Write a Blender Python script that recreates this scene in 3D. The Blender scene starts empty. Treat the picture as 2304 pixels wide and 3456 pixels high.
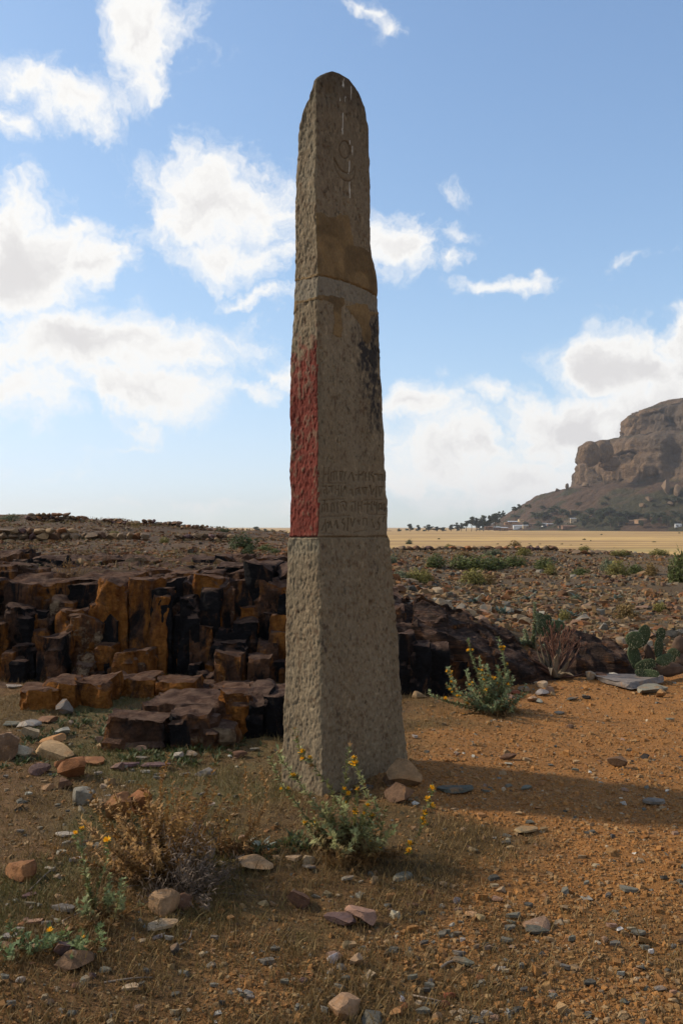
import bpy, bmesh, math, random
import numpy as np
from mathutils import Vector, Matrix, Quaternion

# ------------------------------------------------------------------ camera
F = 2790.0                     # focal length in photo pixels (18 mm on a 22.3 mm tall frame)
CX, CY = 1152.0, 1728.0
HORIZON = 1778.0
EYE = 1.70
PITCH = math.atan((HORIZON - CY) / F)
scn = bpy.context.scene
col = scn.collection
cam_d = bpy.data.cameras.new('camera')
cam_d.sensor_fit = 'VERTICAL'
cam_d.sensor_height = 22.3
cam_d.lens = 22.3 * F / 3456.0
cam_d.clip_start = 0.05
cam_d.clip_end = 20000
cam = bpy.data.objects.new('camera', cam_d)
col.objects.link(cam)
cam.location = (0, 0, EYE)
cam.rotation_euler = (math.pi / 2 + PITCH, 0, 0)
scn.camera = cam
scn.render.resolution_x, scn.render.resolution_y = 682, 1024

# ------------------------------------------------------------------ light
SUN_EL = math.radians(33)
SUN_AZ = math.radians(-75)            # clockwise from +Y : sun stands left, a little behind the stele
sun_dir = Vector((math.sin(SUN_AZ) * math.cos(SUN_EL), math.cos(SUN_AZ) * math.cos(SUN_EL), math.sin(SUN_EL)))
SUN_STRENGTH = 3.1
SKY_STRENGTH = 0.15
EXPOSURE = 0.72
ld = bpy.data.lights.new('sun', 'SUN')
ld.energy = SUN_STRENGTH
ld.angle = math.radians(3.5)
ld.color = (1.0, 0.86, 0.66)
sun = bpy.data.objects.new('sun', ld)
col.objects.link(sun)
sun.rotation_euler = (-sun_dir).to_track_quat('-Z', 'Y').to_euler()
scn.view_settings.view_transform = 'Standard'
scn.view_settings.look = 'None'
scn.view_settings.exposure = EXPOSURE
scn.view_settings.gamma = 1
scn.view_settings.use_curve_mapping = False

def ray(px, py):
    c, s = math.cos(PITCH), math.sin(PITCH)
    a, b = (px - CX) / F, (CY - py) / F
    return np.array((a, c - b * s, s + b * c))

def at(px, py, Y):
    """the point seen at a photo pixel, Y metres ahead"""
    r = ray(px, py)
    return np.array((0, 0, EYE)) + r * (Y / r[1])

def project(P):
    """world points (n,3) -> photo pixels"""
    P = np.asarray(P, float)
    c, s = math.cos(PITCH), math.sin(PITCH)
    d = P - np.array((0, 0, EYE))
    f = d[..., 1] * c + d[..., 2] * s
    u = -d[..., 1] * s + d[..., 2] * c
    return CX + F * d[..., 0] / f, CY - F * u / f

# world: Nishita sky with drifting cumulus laid out by direction
world = bpy.data.worlds.new('World')
scn.world = world
world.use_nodes = True
world.cycles.sampling_method = 'MANUAL'
world.cycles.sample_map_resolution = 512
wt = world.node_tree
wt.nodes.clear()
def WN(t, **k):
    n = wt.nodes.new(t)
    for a, b in k.items(): setattr(n, a, b)
    return n
def wmath(op, a, b=None, c=None, clamp=False):
    n = WN('ShaderNodeMath', operation=op); n.use_clamp = clamp
    for i, v in enumerate((a, b, c)):
        if v is None: continue
        if isinstance(v, (int, float)): n.inputs[i].default_value = v
        else: wt.links.new(v, n.inputs[i])
    return n.outputs[0]
sky = WN('ShaderNodeTexSky', sky_type='NISHITA')
sky.sun_disc = False
sky.sun_elevation = SUN_EL
sky.sun_rotation = SUN_AZ
sky.altitude = 200
sky.air_density = 1.0
sky.dust_density = 0.4
sky.ozone_density = 3.0
tc = WN('ShaderNodeTexCoord')
sep = WN('ShaderNodeSeparateXYZ')
wt.links.new(tc.outputs['Generated'], sep.inputs[0])
az = wmath('ARCTAN2', sep.outputs[0], sep.outputs[1])
el = wmath('ARCSINE', sep.outputs[2])
comb = WN('ShaderNodeCombineXYZ')
wt.links.new(az, comb.inputs[0]); wt.links.new(el, comb.inputs[1])
def wnoise(scale, detail, rough, src, dist=0.0):
    n = WN('ShaderNodeTexNoise')
    n.inputs['Scale'].default_value = scale
    n.inputs['Detail'].default_value = detail
    n.inputs['Roughness'].default_value = rough
    n.inputs['Distortion'].default_value = dist
    wt.links.new(src, n.inputs['Vector'])
    return n
warp = wnoise(8.0, 5, 0.62, comb.outputs[0])
wv = WN('ShaderNodeVectorMath', operation='SUBTRACT'); wt.links.new(warp.outputs['Color'], wv.inputs[0]); wv.inputs[1].default_value = (.5, .5, .5)
ws = WN('ShaderNodeVectorMath', operation='MULTIPLY'); wt.links.new(wv.outputs[0], ws.inputs[0]); ws.inputs[1].default_value = (.20, .13, 0)
wa = WN('ShaderNodeVectorMath', operation='ADD'); wt.links.new(comb.outputs[0], wa.inputs[0]); wt.links.new(ws.outputs[0], wa.inputs[1])
K = 2304 / 1568.0
CLOUDS = [  # centre x,y, half width, half height (view pixels), tilt, thickness
 (60, 185, 100, 60, 0, .7), (170, 225, 130, 55, 0, .75), (325, 90, 85, 130, 8, .9), (395, 45, 100, 45, -25, .55),
 (505, 470, 215, 120, 4, 1.0), (560, 590, 190, 55, 5, .8), (55, 590, 170, 140, 0, 1.35), (205, 575, 110, 60, 0, .9),
 (110, 500, 150, 34, 0, .6), (235, 800, 330, 95, 4, 1.15), (330, 905, 170, 75, 12, 1.0), (60, 880, 170, 70, 0, .8),
 (315, 985, 70, 40, 0, .5), (285, 1030, 75, 16, 0, .4), (600, 680, 90, 20, 4, .5), (560, 915, 100, 24, 10, .55),
 (650, 870, 60, 24, 20, .5), (905, 555, 110, 62, 0, .9), (1035, 580, 50, 24, 0, .4), (1060, 515, 45, 15, 0, .25),
 (1050, 425, 50, 14, 0, .25), (1160, 635, 100, 18, 5, .45), (1430, 622, 60, 12, 0, .25), (835, 20, 40, 26, 0, .4), (880, 55, 42, 24, 0, .4),
 (1440, 860, 165, 105, 0, 1.15), (1590, 830, 170, 105, 0, 1.2), (1320, 990, 240, 110, 0, 1.1), (1100, 905, 95, 34, 0, .7),
 (950, 930, 95, 62, 0, .8), (1010, 1050, 260, 125, 0, .8), (1180, 1120, 360, 80, 0, .7), (1500, 1000, 260, 140, 0, 1.2),
 (60, 1055, 70, 10, 0, .15), (430, 1165, 240, 10, 0, .15), (10, 285, 40, 30, 0, .4)]
field = None
for cx_, cy_, rx, ry, rot, th in CLOUDS:
    r = ray(cx_ * K, cy_ * K); r = r / np.linalg.norm(r)
    ca, ce, sx_, sy_ = math.atan2(r[0], r[1]), math.asin(r[2]), F / (rx * K * 1.05), F / (ry * K * 1.05)
    m = WN('ShaderNodeVectorMath', operation='MULTIPLY_ADD')
    m.inputs[1].default_value = (sx_, sy_, 0); m.inputs[2].default_value = (-ca * sx_, -ce * sy_, 0)
    wt.links.new(wa.outputs[0], m.inputs[0])
    ln = WN('ShaderNodeVectorMath', operation='LENGTH'); wt.links.new(m.outputs[0], ln.inputs[0])
    v = wmath('MULTIPLY_ADD', ln.outputs['Value'], -th, th)
    field = v if field is None else wmath('MAXIMUM', field, v)
# the same kind of cloud goes on outside the frame
far = wnoise(1.6, 2, 0.5, tc.outputs['Generated'])
outside = wmath('MAXIMUM', wmath('SUBTRACT', wmath('ABSOLUTE', az), 0.50), wmath('SUBTRACT', el, 0.66))
outm = wmath('MULTIPLY', outside, 6.0, clamp=True)
fgen = wmath('MULTIPLY_ADD', far.outputs['Fac'], 5.0, -2.35)
fgen = wmath('SUBTRACT', fgen, wmath('MULTIPLY_ADD', outm, -3.0, 3.0))
field = wmath('MAXIMUM', field, fgen)
fine = wnoise(15.0, 8, 0.66, wa.outputs[0])
fld = wmath('ADD', field, wmath('MULTIPLY_ADD', fine.outputs['Fac'], 1.9, -0.95))
dens = WN('ShaderNodeMapRange', interpolation_type='SMOOTHSTEP')
dens.inputs['From Min'].default_value = -0.14; dens.inputs['From Max'].default_value = 0.62
wt.links.new(fld, dens.inputs['Value'])
thick = WN('ShaderNodeMapRange', interpolation_type='SMOOTHSTEP')
thick.inputs['From Min'].default_value = 0.40; thick.inputs['From Max'].default_value = 1.15
wt.links.new(fld, thick.inputs['Value'])
cc = WN('ShaderNodeMix', data_type='RGBA')
cc.inputs['A'].default_value = (1.0, .99, .965, 1)
cc.inputs['B'].default_value = (.76, .745, .745, 1)
wt.links.new(thick.outputs[0], cc.inputs['Factor'])
bg = WN('ShaderNodeBackground'); bg.inputs['Strength'].default_value = SKY_STRENGTH
# the sensor's shoulder: the glare low over the horizon rolls off instead of clipping
LIM = (3.7, 4.5, 5.6)
q1 = WN('ShaderNodeVectorMath', operation='DIVIDE'); wt.links.new(sky.outputs[0], q1.inputs[0]); q1.inputs[1].default_value = LIM
q2 = WN('ShaderNodeVectorMath', operation='MULTIPLY_ADD'); wt.links.new(q1.outputs[0], q2.inputs[0]); wt.links.new(q1.outputs[0], q2.inputs[1]); q2.inputs[2].default_value = (1, 1, 1)
q3 = WN('ShaderNodeGamma'); wt.links.new(q2.outputs[0], q3.inputs[0]); q3.inputs[1].default_value = 0.5
q4 = WN('ShaderNodeVectorMath', operation='DIVIDE'); wt.links.new(sky.outputs[0], q4.inputs[0]); wt.links.new(q3.outputs[0], q4.inputs[1])
wt.links.new(q4.outputs[0], bg.inputs['Color'])
cb = WN('ShaderNodeBackground'); cb.inputs['Strength'].default_value = 0.62
wt.links.new(cc.outputs['Result'], cb.inputs['Color'])
above = wmath('MULTIPLY', el, 40.0, clamp=True)
mixw = WN('ShaderNodeMixShader')
wt.links.new(wmath('MULTIPLY', dens.outputs[0], above), mixw.inputs[0])
wt.links.new(bg.outputs[0], mixw.inputs[1]); wt.links.new(cb.outputs[0], mixw.inputs[2])
wo = WN('ShaderNodeOutputWorld')
wt.links.new(mixw.outputs[0], wo.inputs[0])
# ------------------------------------------------------------------ helpers
rng = np.random.default_rng(7)
random.seed(7)

def _h(ix, iy, iz, seed):
    h = (ix.astype(np.int64) * 374761393 + iy.astype(np.int64) * 668265263 + iz.astype(np.int64) * 2147483647 + seed * 974634777) & 0xffffffff
    h = ((h ^ (h >> 13)) * 1274126177) & 0xffffffff
    h = ((h ^ (h >> 16)) * 2246822519) & 0xffffffff
    return ((h ^ (h >> 15)) & 0xffff) / 65535.0 * 2 - 1

def vnoise(x, y, z=None, seed=0):
    """smooth value noise, about -1..1"""
    x = np.asarray(x, float); y = np.asarray(y, float)
    z = np.zeros_like(x) if z is None else np.asarray(z, float)
    x, y, z = np.broadcast_arrays(x, y, z)
    ix, iy, iz = np.floor(x), np.floor(y), np.floor(z)
    fx, fy, fz = x - ix, y - iy, z - iz
    u, v, w = [f * f * f * (f * (f * 6 - 15) + 10) for f in (fx, fy, fz)]
    r = 0
    for dx in (0, 1):
        for dy in (0, 1):
            for dz in (0, 1):
                r = r + _h(ix + dx, iy + dy, iz + dz, seed) * (u if dx else 1 - u) * (v if dy else 1 - v) * (w if dz else 1 - w)
    return r

def fbm(x, y, z=None, seed=0, octv=4, rough=0.5):
    a, s, r = 1.0, 0.0, 0
    f = 1.0
    for i in range(octv):
        r = r + a * vnoise(np.asarray(x) * f + i * 17.3, np.asarray(y) * f + i * 9.1, None if z is None else np.asarray(z) * f, seed + i * 31)
        s += a; a *= rough; f *= 2.03
    return r / s * 1.5

def sstep(a, b, x):
    t = np.clip((np.asarray(x, float) - a) / (b - a), 0, 1)
    return t * t * (3 - 2 * t)

def mesh_np(name, V, Fc, colors=None, smooth=False, extra=None):
    """mesh from numpy arrays; Fc is (n,3) or (n,4)"""
    V = np.ascontiguousarray(V, np.float32); Fc = np.ascontiguousarray(Fc, np.int32)
    n, k = Fc.shape
    me = bpy.data.meshes.new(name)
    me.vertices.add(len(V)); me.vertices.foreach_set('co', V.ravel())
    me.loops.add(n * k); me.loops.foreach_set('vertex_index', Fc.ravel())
    me.polygons.add(n)
    me.polygons.foreach_set('loop_start', np.arange(0, n * k, k, dtype=np.int32))
    me.polygons.foreach_set('loop_total', np.full(n, k, np.int32))
    me.polygons.foreach_set('use_smooth', np.full(n, smooth, bool))
    if colors is not None:
        c = np.ones((len(V), 4), np.float32); c[:, :3] = np.asarray(colors)[:, :3]
        a = me.color_attributes.new('Col', 'FLOAT_COLOR', 'POINT')
        a.data.foreach_set('color', c.ravel())
    me.update(calc_edges=True)
    return me

def obj(name, me, mat=None, parent=None, loc=None, rot=None, scale=None):
    o = bpy.data.objects.new(name, me)
    col.objects.link(o)
    if mat is not None and me is not None and not me.materials: me.materials.append(mat)
    if parent is not None: o.parent = parent
    if loc is not None: o.location = tuple(float(c) for c in loc)
    if rot is not None: o.rotation_euler = rot
    if scale is not None: o.scale = scale
    return o

def tag(o, label=None, cat=None, group=None, kind=None):
    if label: o['label'] = label
    if cat: o['category'] = cat
    if group: o['group'] = group
    if kind: o['kind'] = kind
    return o

def empty(name, loc, rz=0.0):
    o = bpy.data.objects.new(name, None); col.objects.link(o)
    o.empty_display_size = 0.1
    o.location = tuple(float(c) for c in loc); o.rotation_euler = (0, 0, rz)
    return o

def grid_faces(nr, nc, wrap=False):
    r = np.arange(nr - 1)[:, None]; c = np.arange(nc if wrap else nc - 1)[None, :]
    c2 = (c + 1) % nc
    a = r * nc + c; b = r * nc + c2; d = (r + 1) * nc + c2; e = (r + 1) * nc + c
    return np.stack([a, b, d, e], -1).reshape(-1, 4)

# ------------------------------------------------------------------ materials
class NT:
    def __init__(s, name):
        s.m = bpy.data.materials.new(name); s.m.use_nodes = True
        s.t = s.m.node_tree; s.t.nodes.clear()
        s.out = s.t.nodes.new('ShaderNodeOutputMaterial')
        s.b = s.t.nodes.new('ShaderNodeBsdfPrincipled')
        s.t.links.new(s.b.outputs[0], s.out.inputs[0])
        s.b.inputs['Specular IOR Level'].default_value = 0.25
    def n(s, t, **k):
        x = s.t.nodes.new(t)
        for a, b in k.items(): setattr(x, a, b)
        return x
    def set(s, sock, v):
        if isinstance(v, bpy.types.NodeSocket): s.t.links.new(v, sock)
        elif isinstance(v, (tuple, list)): sock.default_value = (*v, 1) if len(v) == 3 and len(sock.default_value) == 4 else v
        else: sock.default_value = v
    def coord(s, kind='Object', scale=(1, 1, 1), loc=(0, 0, 0)):
        tcn = s.n('ShaderNodeTexCoord'); mp = s.n('ShaderNodeMapping')
        s.t.links.new(tcn.outputs[kind], mp.inputs[0]); mp.inputs['Scale'].default_value = scale; mp.inputs['Location'].default_value = loc
        return mp.outputs[0]
    def pos(s, scale=(1, 1, 1)):
        g = s.n('ShaderNodeNewGeometry'); mp = s.n('ShaderNodeMapping')
        s.t.links.new(g.outputs['Position'], mp.inputs[0]); mp.inputs['Scale'].default_value = scale
        return mp.outputs[0]
    def noise(s, v, scale, detail=4, rough=.55, dist=0):
        x = s.n('ShaderNodeTexNoise'); s.set(x.inputs['Vector'], v)
        x.inputs['Scale'].default_value = scale; x.inputs['Detail'].default_value = detail
        x.inputs['Roughness'].default_value = rough; x.inputs['Distortion'].default_value = dist
        return x.outputs['Fac']
    def vor(s, v, scale, feature='F1'):
        x = s.n('ShaderNodeTexVoronoi', feature=feature); s.set(x.inputs['Vector'], v); x.inputs['Scale'].default_value = scale
        return x
    def ramp(s, f, a, b, smooth=True):
        x = s.n('ShaderNodeMapRange', interpolation_type='SMOOTHSTEP' if smooth else 'LINEAR'); s.set(x.inputs['Value'], f)
        x.inputs['From Min'].default_value = a; x.inputs['From Max'].default_value = b
        return x.outputs[0]
    def mix(s, f, a, b, blend='MIX'):
        x = s.n('ShaderNodeMix', data_type='RGBA', blend_type=blend)
        s.set(x.inputs['Factor'], f); s.set(x.inputs['A'], a); s.set(x.inputs['B'], b)
        return x.outputs['Result']
    def math(s, op, a, b=None):
        x = s.n('ShaderNodeMath', operation=op); s.set(x.inputs[0], a)
        if b is not None: s.set(x.inputs[1], b)
        return x.outputs[0]
    def attr(s, name='Col'):
        x = s.n('ShaderNodeAttribute'); x.attribute_name = name
        return x.outputs['Color']
    def bump(s, h, strength, dist, prev=None):
        x = s.n('ShaderNodeBump'); s.set(x.inputs['Height'], h)
        x.inputs['Strength'].default_value = strength; x.inputs['Distance'].default_value = dist
        if prev is not None: s.t.links.new(prev, x.inputs['Normal'])
        return x.outputs[0]
    def fin(s, color, rough=.9, normal=None):
        s.set(s.b.inputs['Base Color'], color); s.set(s.b.inputs['Roughness'], rough)
        if normal is not None: s.t.links.new(normal, s.b.inputs['Normal'])
        return s.m

def val_tint(m, base, v, lo, hi, scale, detail=4, rough=.6):
    """multiply a colour by a noise between lo and hi"""
    f = m.noise(v, scale, detail, rough)
    x = m.n('ShaderNodeMapRange'); m.set(x.inputs['Value'], f)
    x.inputs['From Min'].default_value = .25; x.inputs['From Max'].default_value = .75
    x.inputs['To Min'].default_value = lo; x.inputs['To Max'].default_value = hi
    g = m.n('ShaderNodeCombineColor')
    for i in range(3): m.t.links.new(x.outputs[0], g.inputs[i])
    return m.mix(1.0, base, g.outputs[0], 'MULTIPLY')

def mat_ground():
    m = NT('ground_soil'); p = m.pos()
    c = m.attr()
    c = val_tint(m, c, p, .72, 1.3, 9, 6, .7)
    c = val_tint(m, c, p, .6, 1.35, 70, 4, .7)
    c = val_tint(m, c, p, .75, 1.25, 320, 2, .7)
    b = m.bump(m.noise(p, 60, 6, .7), .9, .02)
    b = m.bump(m.noise(p, 260, 3, .7), .7, .006, b)
    return m.fin(c, .95, b)

def mat_attr(name, bump=0.0, scale=60, lo=.75, hi=1.2, rough=.9):
    m = NT(name); p = m.pos()
    c = val_tint(m, m.attr(), p, lo, hi, scale, 3)
    nb = m.bump(m.noise(p, scale * 1.5, 4, .65), .8, bump) if bump else None
    return m.fin(c, rough, nb)

def mat_leaf(name, trans=.25, lo=.7, hi=1.25):
    m = NT(name); p = m.pos()
    c = val_tint(m, m.attr(), p, lo, hi, 25, 2)
    tr = m.n('ShaderNodeBsdfTranslucent'); m.set(tr.inputs['Color'], c)
    mx = m.n('ShaderNodeMixShader'); mx.inputs[0].default_value = trans
    m.fin(c, .65)
    m.t.links.new(m.b.outputs[0], mx.inputs[1]); m.t.links.new(tr.outputs[0], mx.inputs[2]); m.t.links.new(mx.outputs[0], m.out.inputs[0])
    return m.m

def mat_stone():
    """loose stones: the object's own colour, mottled, with veins"""
    m = NT('loose_stone')
    oi = m.n('ShaderNodeObjectInfo')
    p = m.pos()
    c = val_tint(m, oi.outputs['Color'], p, .62, 1.3, 16, 5, .65)
    c = val_tint(m, c, p, .75, 1.22, 90, 3, .7)
    rust = m.ramp(m.noise(p, 11, 4, .6, .4), .52, .68)
    c = m.mix(m.math('MULTIPLY', rust, .45), c, (.27, .13, .045))
    pale = m.ramp(m.noise(p, 27, 5, .7), .62, .74)
    c = m.mix(m.math('MULTIPLY', pale, .4), c, (.42, .38, .31))
    b = m.bump(m.noise(p, 45, 6, .7), .8, .012)
    b = m.bump(m.vor(p, 24, 'DISTANCE_TO_EDGE').outputs['Distance'], .25, .01, b)
    return m.fin(c, .88, b)

def mat_bedrock(name='bedrock', strat=False):
    """jointed dolerite: rust faces, black varnish, tan scars; object colour r = rust, g = black, b = tan"""
    m = NT(name)
    oi = m.n('ShaderNodeObjectInfo'); sc = m.n('ShaderNodeSeparateColor'); m.t.links.new(oi.outputs['Color'], sc.inputs[0])
    p = m.pos(); pv = m.pos((1, 1, .35))
    base = m.mix(m.ramp(m.noise(p, 4.2, 5, .65), .38, .62), (.060, .034, .024), (.135, .066, .036))
    rust = m.mix(m.ramp(m.noise(pv, 7, 6, .7), .32, .68), (.15, .050, .012), (.36, .145, .032))
    fr = m.ramp(m.math('ADD', m.noise(pv, 4.2, 6, .68, .6), m.math('MULTIPLY', sc.outputs[0], .36)), .56, .72)
    c = m.mix(fr, base, rust)
    tan = m.mix(m.noise(p, 20, 4), (.22, .15, .09), (.34, .25, .16))
    ft = m.ramp(m.math('ADD', m.noise(p, 5.3, 5, .7, .3), m.math('MULTIPLY', sc.outputs[2], .45)), .68, .8)
    c = m.mix(ft, c, tan)
    fb = m.ramp(m.math('ADD', m.noise(pv, 3.6, 7, .66, .9), m.math('MULTIPLY', sc.outputs[1], .40)), .60, .72)
    c = m.mix(fb, c, (.014, .013, .014))
    c = val_tint(m, c, p, .55, 1.35, 22, 6, .7)
    # weathered upper surfaces: dusty purple-brown
    g = m.n('ShaderNodeNewGeometry'); sx = m.n('ShaderNodeSeparateXYZ'); m.t.links.new(g.outputs['Normal'], sx.inputs[0])
    up = m.ramp(sx.outputs[2], .35, .8)
    top = m.mix(m.ramp(m.noise(p, 7, 6, .7), .4, .62), (.075, .042, .031), (.165, .105, .075))
    c = m.mix(m.math('MULTIPLY', up, .85), c, top)
    b = m.bump(m.noise(m.pos((1, 1, 1.6)), 9, 8, .70, .3), 1.0, .14)
    b = m.bump(m.noise(p, 55, 5, .7), .7, .014, b)
    if strat:                                              # thin tilted layering
        mp = m.n('ShaderNodeMapping'); g2 = m.n('ShaderNodeNewGeometry'); m.t.links.new(g2.outputs['Position'], mp.inputs[0])
        mp.inputs['Rotation'].default_value = (.22, .36, 0); mp.inputs['Scale'].default_value = (1.6, 1.6, 17)
        ln = m.noise(mp.outputs[0], 1.3, 6, .66, .25)
        b = m.bump(ln, 1.0, .16, b)
        c = m.mix(m.ramp(ln, .44, .60), m.mix(.75, c, (.022, .017, .015)), c)
    m.b.inputs['Specular IOR Level'].default_value = .08
    return m.fin(c, .95, b)

M = {}
M['ground'] = mat_ground()
M['gravel'] = mat_attr('gravel_chips', .004, 130)
M['stone'] = mat_stone()
M['bedrock'] = mat_bedrock(); M['strata'] = mat_bedrock('layered_bedrock', True)
M['leaf'] = mat_leaf('leaf')
M['stem'] = mat_attr('stem_skin', .002, 120, .7, 1.2, .8)
M['dry'] = mat_leaf('dry_leaf', .2)
M['petal'] = mat_leaf('petal', .3, .85, 1.15)

# ------------------------------------------------------------------ terrain
def cliff_y(x):
    return np.interp(x, [-20, -6, -3, -1.2, .6, 1.6, 3.4, 6], [9.0, 9.2, 9.35, 9.5, 9.3, 9.2, 10.0, 11.5])

def gz(x, y, fine=True):
    x = np.asarray(x, float); y = np.asarray(y, float)
    # plateau above the outcrop, falling away to the right
    hx = np.interp(x, [-30, -1.0, .6, 2.0, 3.2, 6], [1.2, 1.18, .72, .42, .14, .10])
    yc = cliff_y(x)
    z = hx * sstep(yc + .15, yc + .95, y)
    z = z + .06 * sstep(7, 9, y) * sstep(0, -2, x) * (1 - sstep(9, 10, y))
    # rubble ridge with terraces on the left
    hr = np.interp(x, [-40, -16, -12.3, -8.9, -5.9, -4.1, -2.6, 0, 2.5], [2.5, 2.22, 2.06, 1.86, 1.56, 1.46, 1.34, .75, .1])
    t = .5 * sstep(27.3, 28.6, y) + .3 * sstep(30, 34, y) + .2 * sstep(35.8, 37, y)
    z = z + np.maximum(hr - hx, 0) * t * sstep(3, 0, x)
    # edge of the field, then down to the plain
    ye = np.interp(x, [-60, -4, 2, 13, 19, 60], [41, 41, 58, 58, 47, 42])
    z = z + (-3.4 - z) * sstep(ye, ye + 16, y)
    if fine:
        amp = np.interp(y, [0, 9, 14, 60], [.018, .03, .09, .16])
        z = z + amp * fbm(x * .9, y * .9, seed=3, octv=3) + .012 * fbm(x * 5, y * 5, seed=5, octv=2) * sstep(40, 10, y)
    return z

def hit(px, py, tmax=90):
    """where a pixel's ray meets the terrain"""
    r = ray(px, py); t = np.concatenate([np.linspace(1.5, 14, 900), np.linspace(14.05, tmax, 1500)])
    P = np.array((0, 0, EYE)) + t[:, None] * r
    below = P[:, 2] < gz(P[:, 0], P[:, 1])
    i = int(np.argmax(below)) if below.any() else len(t) - 1
    return P[i]

def axis(lo, dlo, dhi, hi, step, grow=1.07):
    a = list(np.arange(dlo, dhi + step * .5, step))
    s = step
    while a[-1] < hi: s *= grow; a.append(a[-1] + s)
    s = step; b = [a[0]]
    while b[-1] > lo: s *= grow; b.append(b[-1] - s)
    return np.array(b[:0:-1] + a)

def zone(x, y):
    """0..1 how bare and orange the ground is: the beaten path on the right"""
    e = np.interp(y, [0, 2.8, 3.3, 4.0, 4.6, 5.3, 6.2, 7.2, 8.6, 12], [-1.4, -1.0, -.35, .55, .65, .35, .62, 1.1, 1.5, 2.2])
    n = fbm(x * 1.3, y * 1.3, seed=11, octv=4) * .5
    near = sstep(4.2, 2.9, y)
    bare = sstep(-.35, .5, x - e + n)
    patch = sstep(-.05, .55, fbm(x * 1.6 + 4, y * 1.6, seed=13, octv=3))
    bare = bare * (1 - near * .55) + near * .34 * sstep(-.5, .3, fbm(x * 1.1 + 9, y * 1.1, seed=17, octv=3) + .35 * sstep(3.5, 2.9, y))
    z = np.clip(bare - patch * near * .35, 0, 1)
    return z * (1 - sstep(9.2, 10.6, y))

xs = axis(-120, -5.5, 5.5, 120, .045); ys = axis(-14, 2.3, 11.5, 85, .045)
GX, GY = np.meshgrid(xs, ys)
GZ = gz(GX, GY)
zn = zone(GX, GY)
orange = np.array((.268, .120, .033)); thatch = np.array((.102, .064, .024)); soil = np.array((.130, .070, .027)); fieldc = np.array((.088, .056, .027))
green = np.array((.10, .10, .035))
n1 = sstep(-.3, .5, fbm(GX * .8, GY * .8, seed=21))[..., None]
C = thatch * n1 + soil * (1 - n1)
gl = (sstep(.05, .6, fbm(GX * 1.1, GY * 1.1, seed=22)) * sstep(1.0, -1.5, GX))[..., None]
C = C * (1 - .55 * gl) + green * .55 * gl
C = C * (1 - zn[..., None]) + orange * zn[..., None]
ff = np.where(GX < 2.2, sstep(9.3, 10.1, GY), sstep(9.6, 11.5, GY))[..., None]
fcol = np.where((GX < 1)[..., None], np.array((.072, .042, .021)), fieldc) * (1 + .25 * fbm(GX * .25, GY * .25, seed=24)[..., None])
C = C * (1 - ff) + fcol * ff
V = np.stack([GX, GY, GZ], -1).reshape(-1, 3)
ground = obj('ground', mesh_np('ground', V, grid_faces(len(ys), len(xs)), C.reshape(-1, 3), True), M['ground'])
tag(ground, kind='structure')
# ------------------------------------------------------------------ stele
def zpt(x0, y0, s, pts):
    return [(x0 + a / s, y0 + b / s) for a, b in pts]

EDGE_A = [(1118, 240), (1104, 243), (1085, 251), (1071, 263), (1067, 290), (1069, 350), (1069, 487), (1064, 615), (1067, 726), (1074, 933), (1072, 1000), (1072, 1100), (1071, 1219), (1072, 1378), (1074, 1500), (1073, 1580), (1077, 1675), (1075, 1800), (1074, 1812), (1076, 1830), (1080, 1860), (1084, 2040), (1086, 2233), (1087, 2424), (1089, 2654), (1090, 2720)]
EDGE_B = [(1122, 240), (1145, 248), (1177, 267), (1200, 296), (1219, 324), (1235, 366), (1244, 423), (1248, 487), (1249, 567), (1251, 678), (1253, 726), (1252, 822), (1257, 870), (1268, 917), (1276, 960), (1277, 996), (1279, 1060), (1283, 1155), (1286, 1235), (1290, 1308), (1292, 1378), (1295, 1426), (1299, 1490), (1300, 1535), (1300, 1584), (1305, 1592), (1305, 1622), (1303, 1668), (1309, 1690), (1311, 1745), (1310, 1800), (1316, 1816), (1319, 1850), (1332, 2003), (1346, 2175), (1355, 2309), (1361, 2405), (1374, 2539), (1377, 2620)]
EDGE_D = [(1117, 240), (1091, 247), (1069, 264), (1056, 280), (1040, 324), (1018, 366), (1008, 407), (1001, 455), (1001, 519), (999.5, 615), (997, 710), (995, 806), (992, 901), (991, 948), (991, 1012), (988, 1091), (984.5, 1155), (983, 1203), (981, 1315), (980, 1410), (981, 1500), (979, 1588), (981, 1675), (980, 1746), (978, 1805), (974, 1822), (969, 1850), (963, 2003), (960, 2156), (957, 2309), (952, 2462), (949, 2580), (946, 2680)]
PHI = math.radians(49)
ef = np.array((math.cos(PHI), math.sin(PHI), 0.0)); el_ = np.array((-math.sin(PHI), math.cos(PHI), 0.0))
nF = np.array((math.sin(PHI), -math.cos(PHI), 0.0)); nL = np.array((-math.cos(PHI), -math.sin(PHI), 0.0))
D0 = 5.20
ea = np.array(EDGE_A); eb = np.array(EDGE_B); ed = np.array(EDGE_D)
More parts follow.
